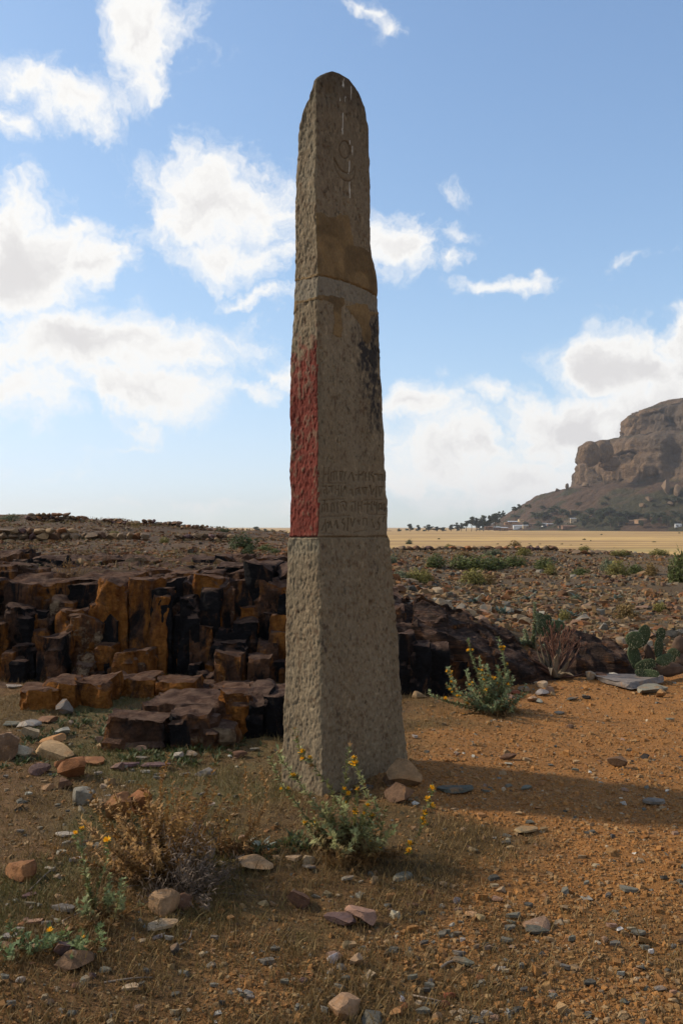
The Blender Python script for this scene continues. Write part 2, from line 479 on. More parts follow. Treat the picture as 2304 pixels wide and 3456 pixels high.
# the two visible faces lie in planes through the near arris
x_b, x_t = at(1090, 2690, D0)[0], at(1067, 400, D0 + .043)[0]
zb_, zt_ = 0.0, at(1067, 400, D0 + .043)[2]
A0 = np.array((x_b, D0, 0.0)); slope = np.array(((x_t - x_b) / zt_, .043 / zt_, 1.0))
def on_face(pts, e):
    r_ = []
    for px, py in pts:
        r = ray(px, py)
        k = np.linalg.solve(np.stack([e, slope, -r], 1), np.array((0, 0, EYE)) - A0)
        r_.append((k[1], k[0]))
    return np.array(r_)
ring = on_face(EDGE_A[::-1] + EDGE_B, ef)                # outline of the front face, foot - crown - foot
im = int(np.argmax(ring[:, 0]))
srt = lambda t: t[np.argsort(t[:, 0], kind='stable')]
ua, ub, vd = srt(ring[:im + 1]), srt(ring[im:]), srt(on_face(EDGE_D, el_))
ZTOP = ring[im, 0]
zrow = np.concatenate([np.arange(-.12, ZTOP - .16, .0056), ZTOP - .16 * (np.cos(np.linspace(0, math.pi / 2, 40)) ** 1.3)])
zrow[-1] = ZTOP - .0003
nz = len(zrow)
uA, uB, vD = [np.interp(zrow, t[:, 0], t[:, 1]) for t in (ua, ub, vd)]
uB = np.maximum(uB, uA + .004)
cap = np.clip((zrow - ZTOP + .25) / .25, 0, 1)
vD = np.maximum(vD, .010 + .035 * np.sqrt(np.clip(1 - cap ** 2, 0, 1)))
L0 = A0 + zrow[:, None] * slope
A = L0 + uA[:, None] * ef
wF = uB - uA; wL = vD
NF, NL, NB = 190, 100, 30
tF = np.linspace(0, 1, NF, endpoint=False); tL = np.linspace(0, 1, NL, endpoint=False); tB = np.linspace(0, 1, NB, endpoint=False)
B = A + wF[:, None] * ef; Dd = A + wL[:, None] * el_; Cc = B + wL[:, None] * el_
front = A[:, None] + tF[None, :, None] * (B - A)[:, None]
right = B[:, None] + tB[None, :, None] * (Cc - B)[:, None]
back = Cc[:, None] + tB[None, :, None] * (Dd - Cc)[:, None]
left = Dd[:, None] + tL[None, :, None] * (A - Dd)[:, None]
SV = np.concatenate([front, right, back, left], 1)
NC = SV.shape[1]
face = np.concatenate([np.zeros(NF), np.ones(NB), np.full(NB, 2), np.full(NL, 3)]).astype(int)
nrm = np.zeros((NC, 3))
for k, n in enumerate((nF, -el_ * -1, ef * 0 - nF, nL)):
    nrm[face == k] = (nF, ef, -nF, -ef)[k]
nrm[face == 3] = nL; nrm[face == 1] = -nL; nrm[face == 0] = nF; nrm[face == 2] = -nF
for i in (0, NF, NF + NB, NF + 2 * NB):
    nrm[i] = nrm[i] + nrm[i - 1]; nrm[i] /= np.linalg.norm(nrm[i]) / 1.2
NR = np.broadcast_to(nrm, SV.shape)
PX, PY = project(SV)                                   # photo pixel of every surface point
t_all = np.concatenate([tF, tB, tB, tL])[None, :]
w_all = np.where(np.isin(face, (0, 2))[None, :], wF[:, None], wL[:, None])
edge = np.minimum(t_all, 1 - t_all) * w_all            # metres to the nearest arris
X, Y, Z = SV[..., 0], SV[..., 1], SV[..., 2]
isF = (face == 0)[None, :] & (PX > -1); isL = (face == 3)[None, :] & (PX > -1)

def in_poly(poly):
    x, y = PX, PY; r = np.zeros(x.shape, bool)
    for (x1, y1), (x2, y2) in zip(poly, poly[1:] + poly[:1]):
        c = (y1 > y) != (y2 > y)
        r ^= c & (x < (x2 - x1) * (y - y1) / (y2 - y1 + 1e-9) + x1)
    return r
def seg_dist(segs):
    d = np.full(PX.shape, 1e3)
    for x1, y1, x2, y2 in segs:
        lo, hi = min(x1, x2) - 9, max(x1, x2) + 9; l2, h2 = min(y1, y2) - 9, max(y1, y2) + 9
        m = isF & (PX > lo) & (PX < hi) & (PY > l2) & (PY < h2)
        if not m.any(): continue
        x, y = PX[m], PY[m]
        L2 = (x2 - x1) ** 2 + (y2 - y1) ** 2 + 1e-9
        t = np.clip(((x - x1) * (x2 - x1) + (y - y1) * (y2 - y1)) / L2, 0, 1)
        d[m] = np.minimum(d[m], np.hypot(x - x1 - t * (x2 - x1), y - y1 - t * (y2 - y1)))
    return d
def chain(pts): return [(*a, *b) for a, b in zip(pts, pts[1:])]

# four carved lines of old script: strokes traced in a 5.6x enlargement
STROKES = [[(245,160),(240,425)],[(335,160),(335,425)],[(248,290),(335,290)],[(385,400),(388,265),(430,238),(490,240),(495,390)],[(437,258),(437,395)],
 [(550,242),(572,400),(606,245)],[(550,240),(606,243)],[(655,240),(628,390)],[(757,262),(702,380)],[(763,250),(806,412)],[(840,300),(850,302)],
 [(895,230),(895,400)],[(895,300),(950,292)],[(950,262),(948,312)],[(985,240),(977,400)],[(1030,258),(1030,408)],[(1095,250),(1098,400)],
 [(1162,238),(1130,300),(1178,330),(1185,432)],[(1195,288),(1262,285),(1270,400)],[(1295,400),(1297,300),(1340,290),(1352,402)],[(1420,235),(1392,258),(1396,420),(1432,425)],
 [(235,470),(232,522),(290,510),(312,660)],[(262,580),(256,650)],[(340,520),(422,510)],[(410,512),(410,622)],[(480,500),(482,662)],[(480,582),(530,572)],[(535,500),(532,690)],
 [(585,510),(588,690)],[(612,652),(650,510),(690,640)],[(740,582),(776,580),(797,690)],[(775,600),(760,650)],[(846,680),(842,570),(905,545),(926,660)],[(885,590),(884,650)],
 [(960,548),(1002,662)],[(1042,540),(1032,660)],[(958,545),(1052,540)],[(1000,550),(1001,642)],[(1115,500),(1156,670),(1192,560)],[(1235,520),(1233,710)],[(1280,530),(1360,525)],[(1280,535),(1306,690),(1356,530)],
 [(215,1000),(216,870),(260,850),(320,852),(326,1000)],[(270,780),(270,1000)],[(405,1000),(396,860),(440,830),(466,990)],[(515,820),(516,1010)],[(560,840),(602,990)],
 [(570,820),(640,800),(675,830),(676,970)],[(620,870),(672,972)],[(770,880),(776,982)],[(780,810),(835,805)],[(835,800),(836,985)],[(890,810),(893,1020)],[(890,890),(950,882)],[(955,800),(957,1000)],
 [(1000,852),(1112,850)],[(1065,800),(1070,1030)],[(1150,810),(1150,960)],[(1200,810),(1202,868),(1246,860)],[(1250,820),(1250,1030)],[(1290,962),(1291,850),(1340,840),(1361,950),(1322,932)],[(1390,858),(1400,982),(1446,900)],
 [(210,1340),(272,1200)],[(280,1140),(296,1382)],[(328,1196),(332,1204)],[(340,1300),(376,1180),(406,1302)],[(460,1252),(490,1160),(521,1300)],[(620,1130),(600,1190),(650,1240),(626,1350)],
 [(705,1120),(695,1350)],[(755,1130),(786,1270),(821,1130)],[(880,1150),(910,1232),(931,1150)],[(985,1250),(990,1125),(1055,1120),(1061,1250)],[(1150,1140),(1196,1290)],[(1306,1110),(1270,1190),(1311,1240),(1290,1330),(1240,1332)],[(1396,1100),(1370,1182)]]
RULES = [[(180,450),(650,456)],[(200,780),(640,750)],[(1000,770),(1350,770)],[(190,1092),(740,1065)],[(1090,1046),(1420,1050)],[(800,1386),(1050,1340)],[(210,1400),(420,1405)]]
let = sum((chain(zpt(1050, 1550, 5.6, s)) for s in STROKES), [])
rul = sum((chain(zpt(1050, 1550, 5.6, s)) for s in RULES), [])
def oval(cx, cy, rx, ry, tilt, n=40):
    c, s = math.cos(tilt), math.sin(tilt)
    return [(cx + rx * math.cos(a) * c - ry * math.sin(a) * s, cy + rx * math.cos(a) * s + ry * math.sin(a) * c) for a in np.linspace(0, 2 * math.pi, n)]
disc_p = zpt(900, 200, 3.136, oval(832, 955, 57, 92, -.08))
cres_p = zpt(900, 200, 3.136, [(720,1035),(724,1090),(736,1140),(756,1190),(780,1232),(810,1264),(840,1284),(870,1289),(900,1278),(922,1250),(936,1205),(940,1165),(934,1128),(918,1170),(896,1196),(870,1206),(835,1198),(800,1172),(770,1132),(745,1085),(720,1035)])
dl, dr = seg_dist(let), seg_dist(rul)
dd_ = seg_dist(chain(disc_p)); dc = seg_dist(chain(cres_p))
in_disc = in_poly(disc_p) & isF; in_cres = in_poly(cres_p) & isF
SEAM_HI = [(988, 946), (1072, 927), (1123, 938), (1171, 951), (1212, 969), (1238, 981), (1280, 1009)]
SEAM_LO = [(988, 1024), (1030, 1015), (1072, 1003), (1123, 1002), (1164, 1012), (1240, 1040), (1282, 1058)]
def line_y(tab): t = np.array(tab); return np.interp(PX, t[:, 0], t[:, 1])
yhi, ylo = line_y(SEAM_HI), line_y(SEAM_LO)
wob = 3 * fbm(X * 30, Y * 30, Z * 30, seed=50, octv=3)
patch1 = zpt(900, 200, 3.136, [(525,1630),(560,1618),(605,1625),(640,1662),(690,1672),(735,1660),(780,1632),(850,1636),(880,1700),(888,1800),(914,1880),(918,1975),(1000,1988),(1078,2048),(1112,2120),(1200,2352),(1210,2600),(500,2400)])
p2 = zpt(900, 900, 3.136, [(540,296),(700,306),(832,338),(840,400),(800,425),(796,600),(802,745),(770,752),(698,715),(716,560),(705,392),(640,362),(540,345)])
p3 = zpt(900, 900, 3.136, [(850,418),(930,402),(948,380),(1062,400),(1086,476),(1200,486),(1200,504),(1090,512),(1080,600),(1102,700),(1086,800),(1052,812),(1014,770),(1000,625),(940,545),(880,475)])
PXo, PYo = PX, PY
PX = PX + wob; PY = PY + wob
mort = isF & ((in_poly(patch1) & (PYo < yhi + 1)) | in_poly(p2) | in_poly(p3))
p4 = [(984, 1018), (1000, 1024), (1003, 1050), (992, 1062), (984, 1062)]
mort |= isL & ((np.abs(PYo - yhi + wob) < 4.5 + wob) | (np.abs(PYo - ylo + wob) < 4.5) | in_poly(p4))
PX, PY = PXo, PYo
SEAM_Y = 1813.0
red_top = np.interp(PX, [980, 1020, 1074], [1205, 1180, 1140])
red = (isL | ((face == 2)[None, :] & False)) & (PY < SEAM_Y)
red_f = np.where(red, sstep(0, 1, (PY - red_top) / 110 + .45 + .8 * fbm(X * 22, Y * 22, Z * 22, seed=61, octv=4)), 0)
# soot-like black stain
st = np.zeros(PX.shape)
for sx_, sy_, rx, ry, a in ((1244, 1200, 42, 75, 1.25), (1262, 1120, 24, 60, .9), (1250, 1290, 40, 70, .9), (1262, 1390, 30, 110, .6), (1208, 1110, 30, 60, .45), (1225, 1155, 40, 50, .6), (1275, 1085, 14, 40, .8), (1268, 1915, 22, 40, .35), (1092, 2160, 20, 90, .4), (1080, 360, 26, 70, .35)):
    st = np.maximum(st, a * np.exp(-(((PX - sx_) / rx) ** 2 + ((PY - sy_) / ry) ** 2)))
st = np.where(isF & ~mort, st, 0)
# --- relief
low = sstep(1.62, 1.56, Z)
dent = fbm(X * 44, Y * 44, Z * 28, seed=41, octv=3, rough=.55)
dent2 = -np.abs(fbm(X * 24, Y * 24, Z * 14, seed=43, octv=3))
pock = fbm(X * 60, Y * 60, Z * 32, seed=44, octv=3, rough=.6)
h = np.where(isF, .0022 * dent + .0016 * pock + low * (.0035 * dent + .002 * pock), 0)
h = np.where(face[None, :] == 3, .0042 * dent + .0030 * dent2 + .0024 * pock, h)
h = np.where(np.isin(face, (1, 2))[None, :], .006 * dent + .004 * dent2, h)
h = np.where(mort, .0016 * pock + .004 * fbm(X * 9, Y * 9, Z * 9, seed=46) + .003, h)
pits = sstep(.58, .8, fbm(X * 52, Y * 52, Z * 36, seed=47, octv=2)) * np.where(isF, .006, .003) * (1 - .7 * mort)
h = h - pits
h = h + np.where(isF, .012 * fbm(X * 3, Y * 3, Z * 1.7, seed=48, octv=2), .008 * fbm(X * 4, Y * 4, Z * 2.2, seed=49, octv=2)) * sstep(0, .05, edge)
calm = isF * np.maximum(sstep(1545, 1585, PY) * (PY < 1808), sstep(430, 475, PY) * sstep(640, 595, PY) * sstep(1095, 1125, PX) * sstep(1235, 1205, PX))
h = h * (1 - .5 * calm)
fade = .62 + .38 * sstep(-.5, .5, fbm(X * 7, Y * 7, Z * 7, seed=63, octv=3))
carve = .013 * fade * np.exp(-(dl / 1.9) ** 2) + .005 * np.exp(-(dr / 1.5) ** 2)
carve = carve + (.0075 * np.exp(-(dd_ / 2.0) ** 2) + .0075 * np.exp(-(dc / 2.0) ** 2)) * fade + .006 * in_disc * sstep(-12, 20, PX - 1165) + .005 * in_cres * sstep(20, -25, PX - 1160)
h = h - np.where(isF, carve, 0)
# hollow knocked out near the top, open seams
h = h - .02 * isF * np.exp(-(((PX - 1108) / 16) ** 2 + ((PY - 310) / 22) ** 2))
seam = np.exp(-((PY - SEAM_Y - wob * .5) / 2.2) ** 2)
h = h - .012 * seam * isF - .02 * seam * isL
h = h - .010 * isF * np.exp(-((PY - yhi - wob) / 2.5) ** 2)
# chipped, rounded arrises
rad = .016 + .014 * np.clip(fbm(X * 9, Y * 9, Z * 9, seed=51, octv=3), -.6, 1.4)
h = h - rad * .75 * np.clip(1 - edge / np.maximum(rad, .004), 0, 1) ** 2
h = h * sstep(ZTOP - .004, ZTOP - .05, Z)
SV = SV + NR * h[..., None]
# --- colour
tone = fbm(X * 1.5, Y * 1.5, Z * .9, seed=52, octv=4)
streak = fbm(X * 13, Y * 13, Z * .7, seed=64, octv=3)
base = np.array((.262, .212, .148)) * (1 + .20 * tone + .12 * streak)[..., None]
warm = sstep(-.2, .6, fbm(X * 5, Y * 5, Z * 3, seed=53, octv=3))[..., None]
base = base * (1 - .35 * warm) + np.array((.27, .20, .125)) * .35 * warm
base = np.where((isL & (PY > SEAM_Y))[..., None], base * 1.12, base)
upr = (sstep(2.9, 3.6, Z) * isF)[..., None]
base = base * (1 - upr) + np.array((.245, .19, .128)) * (1 + .18 * tone)[..., None] * upr
speck = fbm(X * 42, Y * 42, Z * 26, seed=54, octv=3, rough=.7)
base = base * (1 - (.45 - .27 * calm)[..., None] * sstep(.25, .7, speck)[..., None] * np.array((.7, .9, 1.0)))
base = base * (1 + .35 * sstep(.35, .8, -speck)[..., None])
dark = sstep(.5, .8, fbm(X * 55, Y * 55, Z * 30, seed=55, octv=3))[..., None]
base = base * (1 - (.45 - .33 * calm)[..., None] * dark * np.array((1.0, 1.0, 1.0)))
band = ((PY > yhi) & (PY < ylo))[..., None]
base = np.where(band, base * .45 + np.array((.25, .235, .205)) * .6, base)
lich = (sstep(.1, .6, fbm(X * 11, Y * 11, Z * 11, seed=56, octv=4)) * isL * sstep(1.3, 1.7, Z))[..., None]
base = base * (1 - .35 * lich) + np.array((.30, .28, .22)) * .35 * lich
topd = (sstep(ZTOP - .35, ZTOP, Z))[..., None]
base = base * (1 - .45 * topd)
stn = sstep(.15, .95, st * (1 + .9 * speck + .5 * streak))[..., None]
base = base * (1 - .9 * stn) + np.array((.022, .022, .028)) * .9 * stn
mc = np.array((.265, .175, .082)) * (1 + .28 * fbm(X * 12, Y * 12, Z * 12, seed=57, octv=4))[..., None]
mc = mc * (1 - .3 * sstep(.1, .6, fbm(X * 6, Y * 6, Z * 6, seed=58, octv=3))[..., None])
base = np.where(mort[..., None], mc, base)
rc = np.array((.215, .038, .025)) * (1 + .22 * fbm(X * 20, Y * 20, Z * 20, seed=59, octv=3))[..., None]
worn = sstep(.05, .75, dent + .5 * pock + .5 * fbm(X * 6, Y * 6, Z * 4, seed=65, octv=3))[..., None]
rf = (np.clip(red_f, 0, 1)[..., None]) * (1 - .55 * worn)
base = base * (1 - rf) + rc * rf
halo = (np.exp(-((PY - SEAM_Y - 25) / 40) ** 2) * isL * (PY > SEAM_Y))[..., None]
base = base * (1 - .5 * halo) + np.array((.36, .34, .27)) * .5 * halo
grime_and_shade = np.where(isF, np.clip(np.exp(-(dl / 1.7) ** 2) * .72 * fade + np.exp(-(dr / 1.4) ** 2) * .45 + .62 * fade * np.exp(-(dd_ / 1.9) ** 2) + .62 * fade * np.exp(-(dc / 1.9) ** 2), 0, .75), 0)[..., None]
base = base * (1 - grime_and_shade) + np.array((.085, .048, .028)) * grime_and_shade  # dust in the carved grooves, with the emblem's edge shading painted into the colour
drip = seg_dist([tuple(c) for a, b in (((805,570),(806,790)),((881,1300),(884,1465)),((882,1300),(884,1400)),((880,1070),(874,1205)),((800,190),(812,300)),((815,300),(835,405)),((825,310),(826,450)),((890,290),(893,440)),((775,380),(776,440)),((880,860),(882,900)),((908,920),(908,1010)),((787,160),(806,230)),((818,205),(812,290))) for c in chain(zpt(900, 200, 3.136, [a, b]))])
dw = (np.exp(-(drip / 1.0) ** 2) * sstep(-.5, .3, fbm(X * 40, Y * 40, Z * 20, seed=60, octv=2)) * isF)[..., None]
base = base * (1 - dw) + np.array((.95, .95, .95)) * dw
base = np.clip(base * .50 * np.array((1.04, .98, .88)), .008, .9)

Fs = grid_faces(nz, NC, True)
cls_v = np.zeros(PX.shape, int)                         # 0 upper block, 1 middle, 2 lower, 3 band, 4 mortar, 5 script, 6 emblem
cls_v[PY > yhi] = 3
cls_v[PY > ylo] = 1
cls_v[PY > SEAM_Y] = 2
for k, zz in ((2, at(1074, SEAM_Y, D0 + .02)[2]), (1, at(1072, 1003, D0 + .03)[2]), (3, at(1072, 927, D0 + .03)[2])):
    pass
hid = np.isin(face, (1, 2))[None, :] & np.ones_like(PX, bool)
z_s, z_l, z_h = at(1074, SEAM_Y, D0 + .02)[2], at(1072, 1003, D0 + .03)[2], at(1072, 927, D0 + .03)[2]
cls_v[hid & (Z > z_h)] = 0; cls_v[hid & (Z <= z_h)] = 3; cls_v[hid & (Z <= z_l)] = 1; cls_v[hid & (Z <= z_s)] = 2
cls_v[mort] = 4
cls_v[isF & (dl < 2.4)] = 5
cls_v[isF & (in_disc | in_cres | (dd_ < 2.4) | (dc < 2.4))] = 6
fc = cls_v.reshape(-1)[Fs[:, 0]]

def mat_stele():
    m = NT('stele_stone'); p = m.pos((1, 1, .6))
    c = val_tint(m, m.attr(), p, .72, 1.28, 90, 4, .7)
    b = m.bump(m.noise(p, 130, 5, .7), .55, .005)
    return m.fin(c, .9, b)
M['stele'] = mat_stele()
stele = empty('standing_stele', (A[0, 0], A[0, 1], 0))
tag(stele, 'tall round-topped carved stone stele with a red-painted side, disc and crescent emblem', 'stele')
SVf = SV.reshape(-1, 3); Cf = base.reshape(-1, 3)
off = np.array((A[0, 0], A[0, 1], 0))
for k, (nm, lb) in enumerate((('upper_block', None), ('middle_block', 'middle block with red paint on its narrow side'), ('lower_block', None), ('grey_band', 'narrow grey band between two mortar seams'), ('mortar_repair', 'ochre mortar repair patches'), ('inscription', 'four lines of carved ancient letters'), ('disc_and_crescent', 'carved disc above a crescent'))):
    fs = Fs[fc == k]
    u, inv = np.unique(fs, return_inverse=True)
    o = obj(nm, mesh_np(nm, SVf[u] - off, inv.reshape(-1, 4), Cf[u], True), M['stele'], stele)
    if lb: o['label'] = lb
# ------------------------------------------------------------------ rock
_topo = {}
def cube_topo(nx, ny, nz_):
    k = (nx, ny, nz_)
    if k in _topo: return _topo[k]
    idx = {}; V = []; Fq = []
    def vid(i, j, l):
        q = (i, j, l)
        if q not in idx: idx[q] = len(V); V.append((i / nx - .5, j / ny - .5, l / nz_ - .5))
        return idx[q]
    for i in range(nx):
        for j in range(ny):
            Fq.append((vid(i, j, nz_), vid(i + 1, j, nz_), vid(i + 1, j + 1, nz_), vid(i, j + 1, nz_)))
            Fq.append((vid(i, j, 0), vid(i, j + 1, 0), vid(i + 1, j + 1, 0), vid(i + 1, j, 0)))
    for i in range(nx):
        for l in range(nz_):
            Fq.append((vid(i, 0, l), vid(i + 1, 0, l), vid(i + 1, 0, l + 1), vid(i, 0, l + 1)))
            Fq.append((vid(i, ny, l), vid(i, ny, l + 1), vid(i + 1, ny, l + 1), vid(i + 1, ny, l)))
    for j in range(ny):
        for l in range(nz_):
            Fq.append((vid(0, j, l), vid(0, j, l + 1), vid(0, j + 1, l + 1), vid(0, j + 1, l)))
            Fq.append((vid(nx, j, l), vid(nx, j + 1, l), vid(nx, j + 1, l + 1), vid(nx, j, l + 1)))
    _topo[k] = (np.array(V), np.array(Fq))
    return _topo[k]

def vert_normals(V, Fq):
    n = np.cross(V[Fq[:, 2]] - V[Fq[:, 0]], V[Fq[:, -1]] - V[Fq[:, 1]])
    N = np.zeros_like(V)
    for k in range(Fq.shape[1]): np.add.at(N, Fq[:, k], n)
    return N / (np.linalg.norm(N, axis=1, keepdims=True) + 1e-12)

def block_mesh(w, d, h, seed, rough=1.0, round_=0.0, seg=.04, cuts=9, jit=.07):
    """an irregular jointed block standing on z = 0"""
    r = np.random.default_rng(seed)
    nn = [int(np.clip(round(s / seg), 4, 30)) for s in (w, d, h)]
    V0, Fq = cube_topo(*nn)
    V = V0.copy()
    cr = r.uniform(-jit, jit, (2, 2, 2, 3))
    u = V + .5
    o = 0
    for i in (0, 1):
        for j in (0, 1):
            for l in (0, 1):
                wgt = (u[:, 0] if i else 1 - u[:, 0]) * (u[:, 1] if j else 1 - u[:, 1]) * (u[:, 2] if l else 1 - u[:, 2])
                o = o + wgt[:, None] * cr[i, j, l]
    V = V + o * np.array((1, 1, .6))
    if round_:
        L = np.linalg.norm(V * 2, axis=1, keepdims=True)
        V = V * (1 - round_) + round_ * V / np.maximum(L, .3) * .95
    V = V * np.array((w, d, h))
    for k in range(cuts):                                  # knocked-off edges and corners
        n = r.normal(size=3); n[2] *= .9; n /= np.linalg.norm(n)
        ext = np.abs(n[0]) * w / 2 + np.abs(n[1]) * d / 2 + np.abs(n[2]) * h / 2
        lim = ext * r.uniform(.74, .96)
        s = V @ n; m = s > lim
        V[m] -= ((s[m] - lim) * r.uniform(.7, 1))[:, None] * n
    N = vert_normals(V, Fq)
    s_ = min(w, d, h) ** .5
    q = V + seed * 3.7
    amp = rough * .052 * s_
    dsp = amp * fbm(q[:, 0] * 3.2, q[:, 1] * 3.2, q[:, 2] * 2.2, seed=seed, octv=4, rough=.55)
    dsp += amp * .7 * (np.abs(vnoise(q[:, 0] * 7, q[:, 1] * 7, q[:, 2] * 2.0, seed=seed + 5)) - .4)
    wq = q + .12 * np.stack([fbm(q[:, 0] * 3, q[:, 1] * 3, q[:, 2] * 3, seed=seed + k, octv=2) for k in (1, 2, 3)], -1)
    cell = _h(np.floor(wq[:, 0] * 5.1), np.floor(wq[:, 1] * 5.1), np.floor(wq[:, 2] * 2.7), seed + 9)
    cell2 = _h(np.floor(wq[:, 0] * 11), np.floor(wq[:, 1] * 11), np.floor(wq[:, 2] * 7), seed + 19)
    dsp += (amp * 1.0 * np.clip(cell, -1, .6) + amp * .45 * cell2) * (N[:, 2] < .75)
    V = V + N * dsp[:, None]
    V[:, 2] += h / 2
    me = mesh_np('block', V, Fq, None, True)
    me.set_sharp_from_angle(angle=math.radians(32))
    return me

TONE = dict(r=(.55, .06, .05), k=(.1, .62, .0), t=(.25, .0, .45), m=(.25, .30, .1), g=(.0, .15, .05))
_seed = [100]
def put_block(parent, x0, x1, ytop, Y, tone, deep=.7, ybot=None, zb=-.12, round_=0, rough=1.0, lean=0, seg=.036, name='block', cuts=9):
    """a block whose front face spans photo pixels x0..x1, up to ytop, standing Y metres ahead"""
    _seed[0] += 1
    a, b = at(x0, ytop, Y), at(x1, ytop, Y)
    if ybot is not None: zb = at(x0, ybot, Y)[2]
    w = (b[0] - a[0]) * 1.10; h = max(a[2] - zb, .06)
    me = block_mesh(w, deep, h, _seed[0], rough, round_, seg, cuts)
    c = ((a[0] + b[0]) / 2, Y + deep / 2, zb)
    po = Vector(parent.location) if parent else Vector((0, 0, 0))
    o = obj(name, me, M['bedrock'], parent, Vector(c) - po, (0, lean, random.uniform(-.12, .12)))
    t = TONE[tone]; o.color = (*[min(1, max(0, v + random.uniform(-.07, .07))) for v in t], 1)
    return o

cliff = empty('rock_outcrop', (-2.6, 9.4, 0))
tag(cliff, 'waist-high rust and black jointed rock outcrop with column-like blocks', 'rock outcrop')
CL = [(-190,-50,450,9.5,'k'),(-260,-150,600,9.1,'m'),(-60,28,430,9.5,'m'),(20,150,560,9.12,'k'),(140,290,580,9.3,'m'),(0,160,470,9.72,'m'),(150,300,500,9.62,'m'),(-120,30,640,9.0,'m'),
 (285,378,490,9.35,'t'),(370,525,590,9.18,'t'),(375,528,432,9.45,'k'),(525,694,412,9.25,'r'),(690,812,428,9.22,'r'),
 (808,905,470,9.1,'r'),(818,962,405,9.38,'r'),(900,968,500,9.2,'m'),(960,1058,497,9.1,'k'),(905,966,402,9.32,'k'),(960,1062,400,9.62,'k'),(1055,1200,385,9.36,'r'),(1195,1268,440,9.3,'m'),
 (1255,1350,470,9.5,'m'),(1340,1485,330,9.42,'k'),(1480,1640,330,9.46,'k'),(1640,1790,400,9.42,'k'),(1780,1960,470,9.4,'k'),(1950,2160,560,9.3,'m'),
 (1030,1142,662,9.0,'m'),(1140,1270,668,9.14,'k'),(1138,1300,745,8.95,'k'),(1395,1500,750,9.04,'m'),(1475,1560,692,9.1,'r'),(1440,1560,860,8.9,'k'),(1290,1400,715,9.2,'t'),(60,215,760,8.95,'m')]
for a, b, t, Y, tn in CL:
    put_block(cliff, a / 1.6, b / 1.6, 1700 + t / 1.6, Y, tn, .95)
for a, b, t, Y, tn, ln in [(215,345,715,8.82,'m',-.05),(515,612,765,8.98,'r',0),(608,738,812,8.84,'r',0),(732,815,800,8.87,'r',0),(1172,1285,812,8.68,'m',.06),(1325,1442,830,8.72,'m',.03),(1280,1332,850,8.78,'m',-.1),(345,420,835,8.8,'t',.35),(0,60,800,8.8,'r',0)]:
    put_block(cliff, a / 1.6, b / 1.6, 1700 + t / 1.6, Y, tn, .35, lean=ln)
for a, b, t, Y, tn, dp in [(-100,100,262,11.2,'m',.6),(95,165,275,11.3,'m',.5),(150,310,290,10.4,'k',.8),(300,440,330,10.6,'m',.6),(505,600,312,10.9,'m',.5),(590,700,305,10.9,'m',.5),(688,772,300,10.75,'t',.5),
 (765,860,318,10.8,'m',.5),(870,1000,335,10.5,'m',.5),(1000,1130,342,10.3,'m',.5),(1050,1190,302,10.85,'k',.5),(1180,1275,283,10.9,'m',.5),(1250,1352,276,10.9,'g',.5),(1340,1432,290,11.1,'m',.5),(1425,1560,300,11.1,'m',.6),(1175,1345,322,10.2,'k',.5),
 (1550,1750,310,11.1,'m',.6),(60,160,330,10.1,'t',.5),(-80,70,340,10.0,'m',.6),(430,520,350,10.3,'m',.5)]:
    put_block(cliff, a / 1.6, b / 1.6, 1700 + t / 1.6, Y, tn, dp, zb=.6)
for a, b, t, Y, dp in [(400,620,392,9.95,.7),(600,840,386,10.0,.7),(820,1060,380,10.0,.65),(90,420,402,9.9,.7),(1040,1360,372,9.95,.7),(-100,110,410,9.9,.7),(1340,1560,330,10.1,.8)]:
    put_block(cliff, a / 1.6, b / 1.6, 1700 + t / 1.6, Y, 'g', dp, zb=.7, rough=1.3)

# the solid rock that the joints cut into
xb = np.arange(-6.5, .75, .045); tb = np.concatenate([np.linspace(0, 1, 30), 1 + np.linspace(.03, 1, 34)])
BX, BT = np.meshgrid(xb, tb)
BZ = np.where(BT <= 1, -.1 + BT * 1.16, 1.06 + (BT - 1) * .2); BY = np.where(BT <= 1, 9.52, 9.52 + (BT - 1) * 2.0)
BZ = BZ - .35 * sstep(-.2, .7, BX) * np.clip(BT, 0, 1)
jn = _h(np.floor(BX * 3.1 + .5 * fbm(BX * 2, BZ * 2, seed=80)), np.floor(BZ * 1.6 + .3 * vnoise(BX * 3, BZ * 0, seed=81)), np.floor(BY * 0), 82)
BY = BY - .14 * jn * (BT <= 1) + .05 * fbm(BX * 4, BZ * 4, seed=83, octv=4)
BZ = BZ + (.045 * fbm(BX * 3, BY * 3, seed=84, octv=4, rough=.6) + .05 * _h(np.floor(BX * 2.3), np.floor(BY * 4 + BX), np.zeros_like(BX), 85)) * (BT > .95)
bme = mesh_np('bedrock', np.stack([BX, BY, BZ], -1).reshape(-1, 3) - np.array(cliff.location), grid_faces(len(tb), len(xb)), None, True); bme.set_sharp_from_angle(angle=math.radians(30))
o = obj('bedrock', bme, M['bedrock'], cliff); o.color = (.3, .35, .1, 1)
qs = np.random.default_rng(55)
for k in range(40):                                      # more joint blocks packed along the face
    a = qs.uniform(-150, 1500); w_ = qs.uniform(55, 130); Y = qs.uniform(9.12, 9.4); zt0 = qs.uniform(.35, 1.08)
    t = (HORIZON - (zt0 - EYE) / Y * F - 1700) * 1.6
    put_block(cliff, a / 1.6, (a + w_) / 1.6, 1700 + t / 1.6, Y, 'rrmkkt'[qs.integers(6)], .6, rough=1.0)
